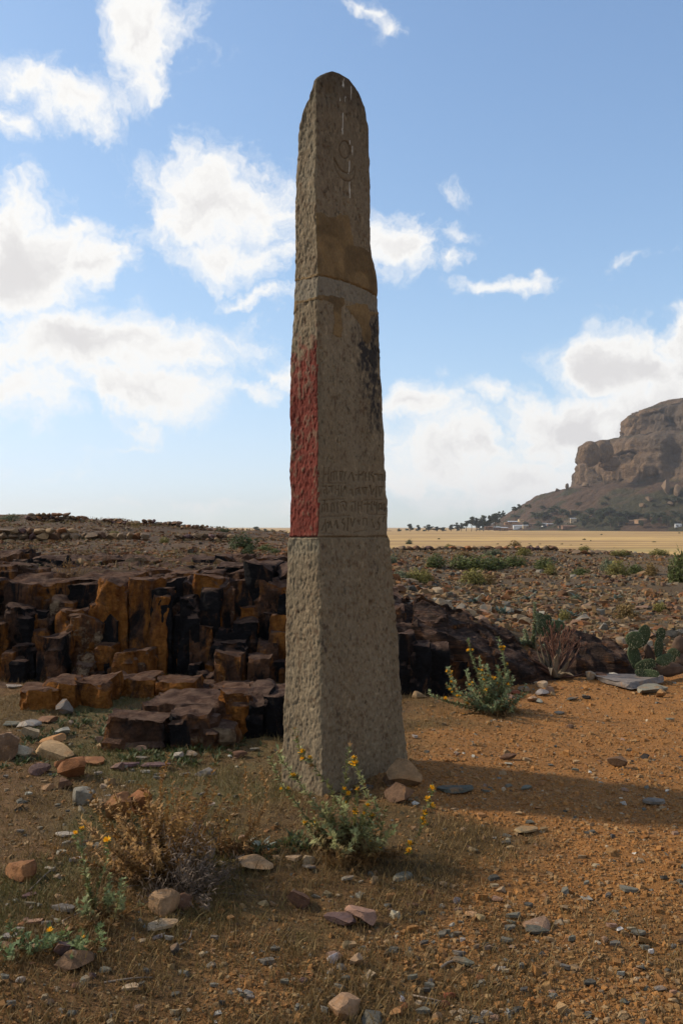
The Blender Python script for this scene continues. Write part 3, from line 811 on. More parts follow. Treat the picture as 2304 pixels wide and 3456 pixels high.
for k in range(46):
    a = qs.uniform(-120, 1560); w_ = qs.uniform(50, 170); Y = qs.uniform(9.75, 11.6)
    zt0 = np.interp(Y, [9.7, 10.4, 11.6], [1.10, 1.17, 1.27]) + qs.uniform(-.05, .06)
    t = (HORIZON - (zt0 - EYE) / Y * F - 1700) * 1.6
    put_block(cliff, a / 1.6, (a + w_) / 1.6, 1700 + t / 1.6, Y, 'gmk'[qs.integers(3)], qs.uniform(.25, .5), zb=.75, rough=1.4, seg=.05)
for k in range(26):
    a = qs.uniform(-120, 1540); w_ = qs.uniform(28, 70); Y = qs.uniform(8.72, 9.0); zt0 = qs.uniform(.08, .34)
    t = (HORIZON - (zt0 - EYE) / Y * F - 1700) * 1.6
    put_block(cliff, a / 1.6, (a + w_) / 1.6, 1700 + t / 1.6, Y, 'rmtk'[qs.integers(4)], qs.uniform(.15, .28), zb=-.06, rough=1.2, seg=.035, lean=qs.uniform(-.15, .15))

# low ledges in front of the outcrop; pixels of a 1.568x enlargement
def ledge(name, label, items):
    es = [gy for *_, gy in [(0, ground_y(2200 + i[3] / 1.568)) for i in items]]
    cx_ = np.mean([at((i[0] + i[1]) / 2 / 1.568, 2200 + i[3] / 1.568, e)[0] for i, e in zip(items, es)])
    e0 = empty(name, (cx_, np.mean(es), 0)); tag(e0, label, 'rock ledge')
    for (a, b, t, bt, tn, dp, rd), Y in zip(items, es):
        put_block(e0, a / 1.568, b / 1.568, 2200 + t / 1.568, Y, tn, dp, zb=-.1, round_=rd, rough=1.25, seg=.035)
    return e0
def ground_y(py): return EYE * F / (py - HORIZON)
ledge('rock_ledge', 'knee-high rusty orange bedrock ledge split into blocks on the weedy slope', [(85,302,207,308,'r',.4,.15),(228,402,168,292,'r',.45,.1),(386,562,152,290,'r',.5,.1),(-40,115,187,216,'m',.4,.1),(100,240,180,212,'r',.4,.1),(235,362,140,172,'k',.4,.1)])
ledge('rock_ledge', 'long low bedrock ledge with dark front just below the tall outcrop', [(545,678,160,238,'k',.5,.1),(658,828,148,250,'r',.5,.1),(815,1016,160,262,'r',.5,.1),(1000,1130,192,232,'m',.5,.1),(1118,1312,192,242,'m',.4,.1),(1010,1142,228,270,'r',.35,.15),(1300,1430,205,245,'m',.4,.1)])
ledge('rock_ledge', 'broad dark brown boulder-like bedrock hump rising out of the weeds', [(752,1192,268,448,'g',.75,.25),(538,910,346,508,'g',.5,.3),(900,1120,330,505,'m',.4,.3),(1085,1235,400,502,'t',.4,.35)])
ledge('rock_ledge', 'black and rust bedrock blocks beside the foot of the stele', [(1150,1318,226,448,'r',.6,.08),(1308,1420,224,448,'k',.6,.08),(1410,1510,226,446,'k',.6,.1),(1500,1640,230,440,'k',.6,.1)])

# sloping outcrop on the far side of the stele
xo = np.arange(.1, 3.75, .02); yo = np.arange(8.2, 11.6, .024)
OX, OY = np.meshgrid(xo, yo)
zt = np.interp(OX, [.1, .65, 1.1, 1.5, 1.75, 1.96, 2.2, 2.5, 2.62, 2.87, 3.1, 3.3, 3.5, 3.7], [.80, .76, .70, .63, .52, .40, .24, .14, .26, .40, .36, .26, .08, -.15])
zf = np.interp(OX, [.1, .6, .9, 1.15, 1.4, 1.7, 2.0, 2.4, 2.7, 3.1, 3.7], [.68, .64, .53, .50, .40, .24, .14, .05, .16, .14, -.05])
yb = np.interp(OX, [.1, .6, 1.2, 1.6, 2.0, 2.5, 3.0, 3.5, 3.7], [8.4, 8.45, 8.5, 8.6, 8.9, 9.2, 9.5, 9.6, 9.7]) + .08 * fbm(OX * 4, OX * 0, seed=70)
H = zf * sstep(yb - .03, yb + .18, OY) + (zt - zf) * np.clip((OY - yb - .15) / (10.1 - yb), 0, 1)
H = H - (sstep(10.3, 11.5, OY)) * (zt + .35)
dip = H * 1.0 + OX * .38 - OY * .25
rid = lambda f, sd: 1 - 2 * np.abs(vnoise(OX * 1.6 + .4 * fbm(OX * 3, OY * 3, seed=sd), dip * f, OY * 1.1, seed=sd))
cellr = _h(np.floor(OX * 2.2 + dip * 2), np.floor(dip * 9 + .6 * fbm(OX * 2, OY * 2, seed=77)), np.floor(OY * 1.5), 78)
H = H + (.03 * fbm(OX * 2.2, OY * 2.2, seed=71, octv=5, rough=.6) + .055 * rid(7, 72) + .035 * rid(17, 73) + .055 * cellr) * sstep(-.02, .15, H)
H = np.where(OY < yb - .02, -.12, H)
OYd = OY + (.05 * fbm(OX * 5, H * 9, OY * 2, seed=74) + .04 * vnoise(OX * 9, H * 4, seed=75)) * sstep(0, .1, H)
OV = np.stack([OX, OYd, H], -1).reshape(-1, 3)
oc = np.array((1.7, 9.6, 0))
ome = mesh_np('outcrop', OV - oc, grid_faces(len(yo), len(xo)), None, True)
ome.set_sharp_from_angle(angle=math.radians(28))
out2 = empty('rock_outcrop', oc); tag(out2, 'dark reddish bedrock outcrop sloping down behind the yellow-flowered bush and the aloe', 'rock outcrop')
o = obj('bedrock', ome, M['strata'], out2); o.color = (.12, .16, .0, 1)
for a, b, t, Y, tn, dp, bt in [(1340,1400,2140,8.42,'k',.3,2350),(1395,1455,2170,8.38,'k',.3,2350),(1450,1510,2180,8.42,'k',.3,2350),(1505,1570,2235,8.5,'k',.35,2350),(1560,1620,2250,8.6,'m',.3,2335)]:
    put_block(out2, a, b, t, Y, tn, dp, seg=.035)

# ------------------------------------------------------------------ loose stones
def ico(sub):
    bm = bmesh.new(); bmesh.ops.create_icosphere(bm, subdivisions=sub, radius=1)
    V = np.array([v.co[:] for v in bm.verts]); Fq = np.array([[v.index for v in f.verts] for f in bm.faces]); bm.free()
    return V, Fq
ICO3, ICO2 = ico(3), ico(2)
def stone_mesh(seed, flat=False, sub=ICO3):
    r = np.random.default_rng(seed)
    V, Fq = sub[0].copy(), sub[1]
    V *= r.uniform(.85, 1.15, 3)
    for k in range(11 if not flat else 9):
        n = r.normal(size=3)
        if flat: n[2] *= .25
        n /= np.linalg.norm(n); lim = r.uniform(.38, .72)
        s = V @ n; m = s > lim; V[m] -= (s[m] - lim)[:, None] * n
    if flat:
        for sgn in (1, -1):
            n = np.array((r.normal() * .08, r.normal() * .08, sgn)); lim = .22
            s = V @ n; m = s > lim; V[m] -= (s[m] - lim)[:, None] * n
    V += vert_normals(V, Fq) * (.035 * fbm(V[:, 0] * 2 + seed, V[:, 1] * 2, V[:, 2] * 2, seed=seed, octv=2))[:, None]
    lo, hi = V.min(0), V.max(0)
    V = (V - (lo + hi) / 2) / (hi - lo); V[:, 2] += .5
    me = mesh_np('stone', V, Fq, None, True); me.set_sharp_from_angle(angle=math.radians(24))
    me.materials.append(M['stone'])
    return me
BOULD = [stone_mesh(300 + i) for i in range(16)]
SLAB = [stone_mesh(400 + i, True) for i in range(12)]
SC = dict(slate=(.128, .116, .090), dslate=(.070, .064, .052), tan=(.27, .175, .09), buff=(.31, .23, .145), rust=(.20, .082, .03), brown=(.125, .066, .037), purple=(.10, .055, .05), pale=(.27, .24, .195),
          white=(.5, .47, .41), pink=(.24, .145, .095), orange=(.30, .145, .055), red=(.18, .06, .03), grey=(.165, .145, .115), black=(.04, .033, .03))
WORD = dict(slate='grey slate', dslate='dark slate', tan='tan', buff='pale buff', rust='rust-coloured', brown='dark brown', purple='purplish brown', pale='pale grey', white='whitish', pink='pinkish', orange='orange', red='brick red', grey='grey', black='blackish')
nst = [0]
named_foot = []
def stone(px, pyb, w, h, colour, flat, label=None, zoff=None, cat='stone', lift=0):
    """w, h in photo pixels, pyb the pixel row of its foot"""
    i = nst[0]; nst[0] += 1
    P = hit(px, pyb); d = P[1]
    r = np.random.default_rng(5000 + i)
    wm = w / F * d
    sinv = EYE / math.hypot(EYE, d)
    if flat:
        th = max(.32 * h / F * d, .014); dp = np.clip((h / F * d - th) / sinv, .5 * wm, 1.5 * wm)
    else:
        dp = wm * r.uniform(.7, .95); th = max(h / F * d - dp * sinv * .35, .45 * h / F * d)
    rz = r.uniform(-.5, .5) + (math.pi if r.random() < .5 else 0)
    rot = (r.uniform(-.08, .08), r.uniform(-.08, .08), rz) if flat else (r.uniform(-.15, .15), r.uniform(-.15, .15), rz)
    me = (SLAB if flat else BOULD)[r.integers(12 if flat else 16)]
    o = obj('stone' if not flat else 'stone_slab', me, None, None, (P[0], P[1] + dp * .45, float(gz(P[0], P[1] + dp * .45)) - th * (.0 if flat else .14) + (.006 if flat else 0) + lift), rot, (wm * 1.1, dp * 1.05, th * 1.2))
    c = np.array(SC[colour]) * r.uniform(.85, 1.15) * (1 + r.uniform(-.06, .06, 3)); o.color = (*c, 1)
    named_foot.append((P[0], P[1] + dp * .45, max(wm, dp) * .5))
    if label is None:
        size = 'small' if w < 34 else ('medium-sized' if w < 62 else 'large')
        b = float(zone(np.array([P[0]]), np.array([P[1]]))[0])
        wh = 'lying on the bare orange gravel' if b > .5 else ('on the weedy slope below the rock ledge' if (pyb < 2600 and px < 760) else ('at the foot of the dark sloping outcrop' if pyb < 2440 else 'in the short dry grass'))
        label = f"{size} {WORD[colour]} {'flat ' if flat else ''}stone {wh}"
        tag(o, label, cat, f"{size} {WORD[colour]} {'flat ' if flat else ''}stones {wh}")
    else: tag(o, label, cat)
    return o

def batch(x0, y0, s, items):
    for it in items:
        x, y, w, h, c, f = it[:6]
        stone(x0 + x / s, y0 + (y + h * .42) / s, w / s, h / s, c, bool(f), it[6] if len(it) > 6 else None)
batch(0, 2750, 1.3635, [(75,285,140,90,'rust',0,'rust brown angular boulder beside the small green thistles'),(295,102,95,22,'pale',1),(350,215,60,25,'pale',1),(265,295,40,28,'grey',0),
 (735,425,135,115,'tan',0,'rounded tan boulder at the front of the dead thistle'),(840,420,85,72,'brown',0,'brown boulder half hidden under the dry grey shrub'),(740,520,130,60,'buff',1,'pale yellowish flat slab lying against the rounded tan boulder'),
 (1170,250,170,60,'tan',0,'long irregular buff stone with a dark hollow, right of the dry shrub'),(1350,215,70,40,'buff',1),(1420,215,55,38,'buff',0),(1420,262,60,18,'slate',1),(1365,405,100,82,'brown',0,'lone brown boulder with flat sides in the dry grass'),(1210,415,50,22,'tan',0),
 (320,690,165,95,'brown',0,'big brown stone behind which a little thistle grows'),(285,640,90,80,'purple',0,'leaning purplish stone wedged behind a big brown stone'),(30,625,90,60,'brown',0),(155,507,70,25,'pink',1),(290,448,105,26,'slate',1),(135,425,50,16,'slate',1),(260,390,35,32,'tan',0),
 (120,490,30,20,'pink',0),(90,540,40,24,'pale',1),(40,573,70,22,'pale',1),(800,640,42,48,'dslate',0),(1222,683,75,35,'slate',1),(1265,628,42,26,'slate',1),(930,650,26,22,'buff',0),(785,705,35,28,'tan',0),(595,815,70,26,'buff',1),
 (485,725,50,30,'slate',1),(420,745,42,28,'purple',0),(385,775,42,38,'grey',0),(350,800,50,25,'brown',0),(90,775,42,28,'pale',0),(220,875,42,28,'slate',0),(50,885,40,16,'slate',1),(1540,668,62,42,'pink',0),
 (1060,485,36,34,'orange',0),(450,562,26,22,'tan',0),(95,517,55,22,'rust',0),(225,262,50,18,'pale',1),(145,700,30,20,'brown',0),(18,760,40,24,'slate',1),(480,935,30,20,'tan',0),(800,935,40,16,'buff',1),(985,805,40,16,'slate',1),(985,580,40,18,'slate',1),(775,585,45,18,'pale',1),
 (725,575,45,24,'grey',0),(1100,815,34,24,'pale',0),(1140,830,40,22,'pale',0),(1060,820,30,20,'pale',0),(1150,855,40,20,'grey',0),(1120,850,30,16,'slate',1),(1020,890,30,14,'dslate',1),(1310,790,40,22,'slate',1),(1365,840,30,22,'tan',0),(1490,918,40,22,'slate',1),(1395,770,40,24,'purple',0),(640,905,40,14,'slate',1),
 (470,640,36,20,'grey',1),(610,580,20,20,'grey',0),(970,705,40,20,'grey',0),(1110,750,26,18,'purple',0),(1280,735,22,18,'orange',0),(1515,735,24,18,'pale',0),(1420,885,26,18,'slate',0),(650,800,30,14,'dslate',1),(140,435,22,14,'white',0),(215,515,50,22,'slate',1),(260,500,40,16,'pale',1),(175,420,28,22,'grey',0),(130,385,60,18,'purple',1),(70,400,26,16,'grey',0)])
batch(1100, 2750, 1.3023, [(885,75,100,36,'tan',1,'smooth tan slab lying alone on bare orange gravel'),(650,163,45,26,'tan',0),(335,280,92,36,'slate',1,'blue-grey slate slab below the yellow thistle'),(95,290,52,20,'grey',1),(212,292,35,32,'tan',0),(515,313,36,18,'tan',0),
 (145,462,135,78,'pink',0,'angular pinkish stone resting against a purplish slab'),(60,500,140,58,'purple',0,'purplish brown slab-like stone beside an angular pinkish stone'),(830,452,72,32,'slate',1),(935,500,112,46,'pink',0,'pinkish buff stone lying on a thin slate sheet'),(935,530,100,14,'dslate',1,'thin dark slate sheet under a pinkish buff stone'),
 (815,488,40,18,'slate',1),(810,510,50,18,'slate',1),(795,566,50,22,'slate',1),(980,555,42,24,'tan',1),(585,622,52,30,'slate',1),(605,660,92,32,'slate',1),(1335,340,76,30,'slate',1,'flat grey slate lying apart on the bare path'),(1375,537,60,24,'slate',1),
 (1125,430,36,28,'orange',1),(1045,427,32,24,'tan',0),(510,537,46,20,'grey',1),(85,876,125,90,'tan',0,'big rounded tan boulder with pitted top on the sparse ground'),(310,882,62,42,'orange',0),(350,850,46,32,'rust',0),(430,875,60,26,'slate',1),(380,733,46,20,'slate',1),
 (130,655,56,56,'tan',0),(545,805,46,32,'red',0),(520,845,42,26,'red',0),(770,688,36,24,'pale',0),(640,445,52,24,'tan',0),(680,460,40,26,'tan',0),(1150,893,46,30,'slate',0),(1310,828,42,24,'slate',0),(1385,685,36,20,'slate',0),(1470,773,42,22,'grey',0),(1050,683,42,16,'slate',1),(1255,505,46,20,'pink',1),
 (170,765,36,26,'tan',0),(455,770,42,20,'slate',1),(440,787,36,16,'dslate',1),(555,492,26,20,'pale',0),(90,582,40,30,'tan',0),(30,640,50,44,'white',0),(70,678,50,30,'grey',0),(20,700,22,24,'tan',0),(740,322,36,18,'buff',1),(770,340,40,28,'buff',0),(415,352,36,22,'brown',0),(270,405,30,18,'grey',0),
 (575,385,34,26,'grey',0),(755,383,44,18,'pink',1),(510,408,26,18,'pale',0),(790,130,40,18,'dslate',1),(808,152,34,18,'tan',1),(1260,97,24,18,'dslate',0),(1190,230,34,18,'buff',0),(600,75,24,18,'tan',0),(1485,285,30,16,'dslate',1),(1145,308,26,14,'slate',1),(1530,585,26,16,'slate',0),(1230,553,26,24,'pink',0),
 (1080,556,36,18,'slate',1),(1270,580,44,20,'slate',1),(1400,602,44,14,'slate',1),(1300,718,40,18,'pale',1),(1160,757,50,16,'dslate',1),(1210,787,24,18,'slate',0),(1410,768,28,20,'slate',0),(1530,790,36,22,'pink',0),(1530,830,40,28,'tan',0),(1310,902,50,30,'tan',0),(870,790,36,16,'dslate',1),(1130,826,26,20,'tan',0),
 (490,895,46,32,'tan',0),(460,750,30,26,'slate',0),(710,885,50,26,'pale',0),(590,905,50,18,'buff',0),(790,710,34,14,'buff',1),(1185,642,22,16,'slate',0),(660,594,26,18,'slate',1),(580,535,36,18,'slate',1),(530,525,32,16,'slate',1),(710,600,34,12,'slate',1),(600,563,24,12,'white',1),(820,586,36,18,'pink',0),
 (950,620,26,16,'dslate',0),(800,410,26,16,'buff',0),(890,408,36,14,'dslate',1),(1240,365,34,12,'slate',1),(1430,620,26,14,'white',1),(1290,512,30,16,'white',0),(1345,518,40,18,'buff',1),(430,580,40,16,'dslate',1),(660,765,26,18,'slate',0),(85,738,34,20,'slate',1),(60,780,50,16,'slate',1),(340,812,26,30,'white',0)])
batch(1350, 2250, 1.6436, [(1215,540,96,62,'brown',0,'dark angular wedge-shaped stone standing alone on the gravel'),(1365,500,46,32,'black',0),(605,505,84,38,'brown',0,'flat-topped brown stone on the gravel behind the stele shadow'),(705,522,46,22,'tan',0),(310,690,190,58,'dslate',1,'large dark slate slab in the shadow of the stele'),
 (1420,752,122,48,'grey',1,'grey lens-shaped stone at the edge of the stele shadow'),(1035,178,46,22,'black',0),(945,335,36,22,'black',0),(1450,155,52,44,'orange',0),(1430,130,62,34,'slate',0),(1060,55,52,46,'buff',0),(1120,60,72,42,'brown',0),(1190,50,62,28,'white',0),(1225,42,42,22,'white',0),
 (795,105,62,38,'buff',0),(790,150,72,38,'pale',0),(735,185,52,32,'tan',0),(775,195,36,26,'pale',0),(690,130,62,32,'slate',0),(110,160,80,42,'tan',0),(80,393,32,14,'pale',1),(310,480,28,16,'buff',0),(875,700,42,22,'orange',0),(750,45,60,36,'tan',0),(830,135,60,36,'pink',0),(885,260,50,18,'slate',1),
 (640,150,50,22,'red',0),(610,165,60,24,'pink',0),(740,90,50,14,'buff',1),(970,580,40,14,'slate',1),(600,545,40,18,'pale',0),(405,497,18,14,'white',0),(1100,790,34,16,'tan',0),(1240,765,34,22,'pale',0),(1480,692,22,14,'white',0),(700,680,70,16,'slate',1),(960,185,60,16,'dslate',1),(1500,295,46,16,'grey',1),(1060,370,26,14,'tan',0),
 (980,535,36,14,'tan',1),(1270,468,30,14,'slate',0),(470,700,40,20,'slate',1),(850,155,30,26,'tan',0),(1325,570,26,14,'tan',0),(660,825,36,18,'tan',0),(800,915,42,16,'tan',1),(350,910,34,20,'tan',0),(450,830,50,24,'orange',0),(1180,940,26,16,'black',0)])
batch(0, 2200, 1.568, [(340,308,82,84,'grey',0,'upright grey stone standing in front of the orange ledge'),(235,365,112,38,'brown',0),(40,385,92,38,'slate',1),(135,395,112,48,'pale',0,'grey and rust stone propped beside flat slates'),(158,440,95,66,'buff',0,'pale tilted stone among the green weeds'),(325,435,72,44,'pale',0),
 (252,485,132,66,'orange',0,'blocky orange stone on the weedy slope'),(272,542,212,80,'tan',0,'long tan boulder with a split across it on the weedy slope'),(110,530,92,66,'pale',0),(20,525,130,140,'brown',0,'big dark brown boulder on the weedy slope, largest there'),(25,450,62,36,'tan',0),(455,582,190,44,'rust',1,'flat rusty slab behind a triangular boulder'),
 (368,640,140,116,'rust',0,'triangular rust-coloured boulder with one lit face'),(200,635,102,50,'purple',0),(325,600,90,56,'rust',0),(330,705,80,54,'brown',0),(248,720,62,44,'tan',0),(612,622,72,46,'purple',0),(935,558,52,34,'pale',0),(1010,550,62,40,'buff',0),(1270,552,76,34,'brown',0),(750,570,62,20,'grey',1),(1090,645,102,42,'grey',0),
 (575,690,60,42,'tan',0),(438,775,112,92,'grey',0,'grey flat-faced boulder left of two rust boulders'),(500,828,76,66,'tan',0),(625,848,132,150,'rust',0,'tall rust boulder leaning on its darker neighbour'),(740,818,112,150,'rust',0,'pointed rust boulder with a pale split face'),(1110,812,52,24,'pale',1),(1120,930,62,36,'tan',0),(1280,995,42,34,'pink',0),(1340,1000,50,26,'pale',0),
 (545,722,40,24,'buff',0),(430,838,34,36,'buff',0),(130,725,30,20,'tan',0),(150,760,40,16,'pale',1),(660,615,30,14,'pale',1),(515,648,42,18,'pale',1),(960,655,30,18,'buff',0),(830,672,40,14,'slate',1),(690,700,40,14,'slate',1),(770,640,50,16,'pale',1),(840,655,50,14,'slate',1),(1350,525,50,14,'grey',1),(1215,556,24,16,'white',0),
 (865,660,36,20,'tan',0),(650,715,26,16,'buff',0),(210,944,34,12,'slate',1),(110,960,40,14,'slate',1),(345,1022,50,24,'grey',1),(325,1070,60,24,'pale',1),(30,665,30,14,'slate',1),(1030,850,36,18,'grey',1),(985,655,40,16,'slate',1),(210,598,50,22,'brown',0),(520,470,40,30,'pink',0),(545,500,80,34,'tan',0),(740,520,60,34,'pink',0),(375,380,22,26,'buff',0),
 (900,895,40,16,'slate',1),(1160,760,20,14,'slate',0),(680,605,100,26,'purple',1),(820,605,150,36,'purple',1),(1240,870,40,20,'tan',0),(305,820,30,14,'slate',1),(120,98,40,40,'rust',0),(60,190,80,20,'pale',1)])
# beside the foot of the stele
stone(1369, 2668, 112, 96, 'tan', False, 'large flat-topped tan stone leaning on the corner of the stele')
stone(1345, 2716, 96, 70, 'brown', False, 'squat brown boulder in front of the flat-topped tan stone')
stone(1318, 2652, 56, 44, 'brown', False, 'dark low stone tucked between the stele and the tan stone')
stone(1225, 2672, 66, 22, 'dslate', True, 'dark slate lying at the front foot of the stele')
stone(1163, 3440, 92, 66, 'tan', False, 'tan boulder with rounded top in the gravel at the edge of the grass') if False else None
# the big pale slab by the cactus
sl = stone(2150, 2330, 210, 62, 'grey', True, 'broad pale grey rock slab in front of the prickly pear')
sl2 = stone(2225, 2348, 90, 44, 'grey', True, 'narrow grey slab lying along the broad pale slab')
# ------------------------------------------------------------------ gravel, rubble, grass (uncountable)
CUBE = np.array([(x, y, z) for z in (-.5, .5) for y in (-.5, .5) for x in (-.5, .5)])
CUBEF = np.array([(0, 2, 3, 1), (4, 5, 7, 6), (0, 1, 5, 4), (2, 6, 7, 3), (0, 4, 6, 2), (1, 3, 7, 5)])
PAL = np.array([SC[k] for k in ('orange', 'orange', 'tan', 'tan', 'slate', 'slate', 'dslate', 'buff', 'pink', 'brown', 'rust', 'pale', 'white')])
def chips(name, P, size, flat, colors, mat, seed, sink=.25):
    r = np.random.default_rng(seed); n = len(P)
    V = np.repeat(CUBE[None], n, 0) + r.uniform(-.24, .24, (n, 8, 3))
    V[:, 4:, :2] *= r.uniform(.45, .95, (n, 1, 1))
    sc = np.stack([size * r.uniform(.7, 1.3, n), size * r.uniform(.6, 1.1, n), size * flat], -1)
    V = V * sc[:, None]
    tx, ty, a = r.normal(0, .16, n), r.normal(0, .16, n), r.uniform(0, 6.283, n)
    V[..., 2] += V[..., 0] * tx[:, None] + V[..., 1] * ty[:, None]
    c, s = np.cos(a)[:, None], np.sin(a)[:, None]
    x, y = V[..., 0] * c - V[..., 1] * s, V[..., 0] * s + V[..., 1] * c
    V[..., 0], V[..., 1] = x + P[:, None, 0], y + P[:, None, 1]
    V[..., 2] += (P[:, 2] + size * flat * (.5 - sink))[:, None]
    Fq = (CUBEF[None] + (np.arange(n) * 8)[:, None, None]).reshape(-1, 4)
    return obj(name, mesh_np(name, V.reshape(-1, 3), Fq, np.repeat(colors, 8, 0)), mat)

def palette(n, r, w):
    w = np.array(w, float); w /= w.sum()
    c = PAL[r.choice(len(PAL), n, p=w)]
    return c * r.uniform(.75, 1.25, (n, 1))
def fan(n, r, y0, y1, half=.46, pw=1.0):
    """points spread over the ground between two distances, denser nearby"""
    y = y0 * (y1 / y0) ** (r.random(n) ** pw); x = r.uniform(-half, half, n) * y * 1.12 + r.uniform(-.4, .4, n)
    return x, y
r = np.random.default_rng(77)
# fine gravel
x, y = fan(120000, r, 2.4, 9.4)
zn_ = zone(x, y)
keep = (r.random(len(x)) < .16 + .84 * zn_) & ~((y > cliff_y(x) - .4) & (x < 3.2)) 
x, y, zn_ = x[keep], y[keep], zn_[keep]
size = np.clip(r.lognormal(math.log(.0085), .5, len(x)), .006, .05)
P = np.stack([x, y, gz(x, y)], -1)
colr = palette(len(x), r, (8, 8, 6, 4, 1.6, 1.2, .8, 2.5, 1.5, 2, 3, .8, .25))
soilc = orange * zn_[:, None] + thatch * (1 - zn_[:, None]); colr = (colr * .5 + soilc * .5) * np.array((.97, .95, .82))
tag(chips('gravel', P, size, r.uniform(.3, .8, len(x)), colr, M['gravel'], 78), 'loose orange, tan and grey gravel scattered over the bare earth', 'gravel', kind='stuff')
# thin slate flakes and chips
x, y = fan(2900, r, 2.5, 9.4)
keep = ~((y > cliff_y(x) - .5) & (x < 3.2)); x, y = x[keep], y[keep]
dens_ = .35 + .65 * sstep(-.2, .5, fbm(x * 1.4, y * 1.4, seed=81)); keep = r.random(len(x)) < dens_; x, y = x[keep], y[keep]
P = np.stack([x, y, gz(x, y)], -1)
size = np.clip(r.lognormal(math.log(.020), .42, len(x)), .012, .075)
tag(chips('stone_chips', P, size, r.uniform(.15, .5, len(x)), palette(len(x), r, (2, 1, 4, 3, 5, 4, 3, 3, 2, 2, 2, 1.2, .5)) * .85, M['gravel'], 79), 'small slate and buff stone chips strewn over the ground', 'stone chips', kind='stuff')

# rubble field beyond the outcrops
def field_pts(n, y0, y1, xl, seed):
    q = np.random.default_rng(seed)
    y = y0 * (y1 / y0) ** q.random(n); x = q.uniform(-1, 1, n) * (.60 * y + 2.0)
    m = (x > xl[0]) & (x < xl[1]) & (y > cliff_y(x) + np.where(x < 1.2, .95, np.where(x < 2.4, .9, .25)))
    cl = sstep(-.55, .25, fbm(x * .35, y * .35, seed=90))
    m &= q.random(n) < .25 + .75 * cl
    return x[m], y[m]
x, y = field_pts(105000, 10.2, 62, (-60, 60), 91)
size = np.clip(r.lognormal(math.log(.062), .42, len(x)), .025, .22) * np.interp(y, [10, 18, 30, 60], [1.05, 1.15, 1.25, 1.4]) * np.where(x < 0, .62, 1)
P = np.stack([x, y, gz(x, y)], -1)
big = np.argsort(-(size / y))
near = big[(P[big, 1] < 30)][:110]
rest = np.setdiff1d(np.arange(len(x)), near)
wts = (2, 2, 7, 6, 2, 1.5, 1.2, 3.5, 2.5, 8, 5, 1., .25)
tag(chips('rubble', P[rest], size[rest], r.uniform(.25, .65, len(rest)), palette(len(rest), r, wts) * np.where((x[rest] < 0)[:, None], np.array((.56, .47, .40)), np.array((.62, .60, .56))), M['gravel'], 92), 'broken brown, rust and grey rubble covering the field behind', 'rubble', kind='stuff')
keys = ['tan', 'rust', 'brown', 'buff', 'pink', 'grey']
for i in near:
    k = keys[r.integers(6)]; s_ = size[i]
    o = obj('stone', BOULD[r.integers(16)], None, None, (P[i, 0], P[i, 1], P[i, 2] - s_ * .12), (r.uniform(-.3, .3), r.uniform(-.3, .3), r.uniform(0, 6.28)), (s_ * 1.1, s_ * .85, s_ * .7))
    o.color = (*(np.array(SC[k]) * r.uniform(.65, .95)), 1)
    wh = 'in the rubble field behind the cactus and aloe' if P[i, 0] > 0 else 'on the rubble terrace above the jointed outcrop'
    sw = 'fist-sized' if s_ < .12 else ('head-sized' if s_ < .17 else 'big')
    tag(o, f'{sw} {WORD[k]} broken stone {wh}', 'stone', f'{sw} {WORD[k]} broken stones {wh}')

# dry grass
def blades(name, x, y, hgt, wid, colors, seed, lean=.9, label=None, mat=None, zoff=0.0):
    q = np.random.default_rng(seed); n = len(x)
    z = gz(x, y) + zoff
    a = q.uniform(0, 6.283, n); b = q.uniform(0, 6.283, n); ln = q.uniform(.2, 1, n) * lean
    base = np.stack([x, y, z - .004], -1)
    side = np.stack([np.cos(a), np.sin(a), np.zeros(n)], -1) * wid[:, None] * .5
    dirn = np.stack([np.cos(b) * ln, np.sin(b) * ln, np.ones(n)], -1); dirn /= np.linalg.norm(dirn, axis=1, keepdims=True)
    tip = base + dirn * hgt[:, None]; mid = base + dirn * hgt[:, None] * .5 + np.array((0, 0, .12)) * hgt[:, None]
    V = np.stack([base - side, base + side, mid + side * .8, tip, mid - side * .8], 1)
    f = np.arange(n)[:, None] * 5
    F3 = np.concatenate([f + np.array([[0, 1, 2]]), f + np.array([[0, 2, 4]]), f + np.array([[4, 2, 3]])])
    o = obj(name, mesh_np(name, V.reshape(-1, 3), F3, np.repeat(colors, 5, 0)), mat or M['dry'])
    return tag(o, label, 'grass', kind='stuff')
x, y = fan(230000, r, 2.4, 9.6)
zn_ = zone(x, y); tuft = fbm(x * 3, y * 3, seed=95, octv=3)
keep = (r.random(len(x)) < np.clip(1.05 - zn_ * 1.15, .0, 1) * (.35 + .65 * sstep(-.4, .4, tuft))) & ~((y > cliff_y(x) - .25) & (x < 3.2))
x, y, tuft = x[keep], y[keep], tuft[keep]
n = len(x)
gp = sstep(.0, .7, fbm(x * 1.1, y * 1.1, seed=22)) * sstep(1.0, -1.2, x) + .22 * (r.random(n) < .25)
straw = np.array((.225, .15, .058)); ol = np.array((.10, .092, .028)); br = np.array((.135, .078, .030))
t = r.random((n, 1)); cg = straw * t + br * (1 - t); gpc = np.clip(gp[:, None] * r.random((n, 1)) * 1.6, 0, 1)
cg = cg * (1 - gpc) + ol * gpc
blades('dry_grass', x, y, np.clip(r.lognormal(math.log(.034), .45, n), .012, .12), r.uniform(.002, .0048, n), cg * r.uniform(.7, 1.25, (n, 1)), 96, 1.3, 'short dry brown and olive grass matting the ground')
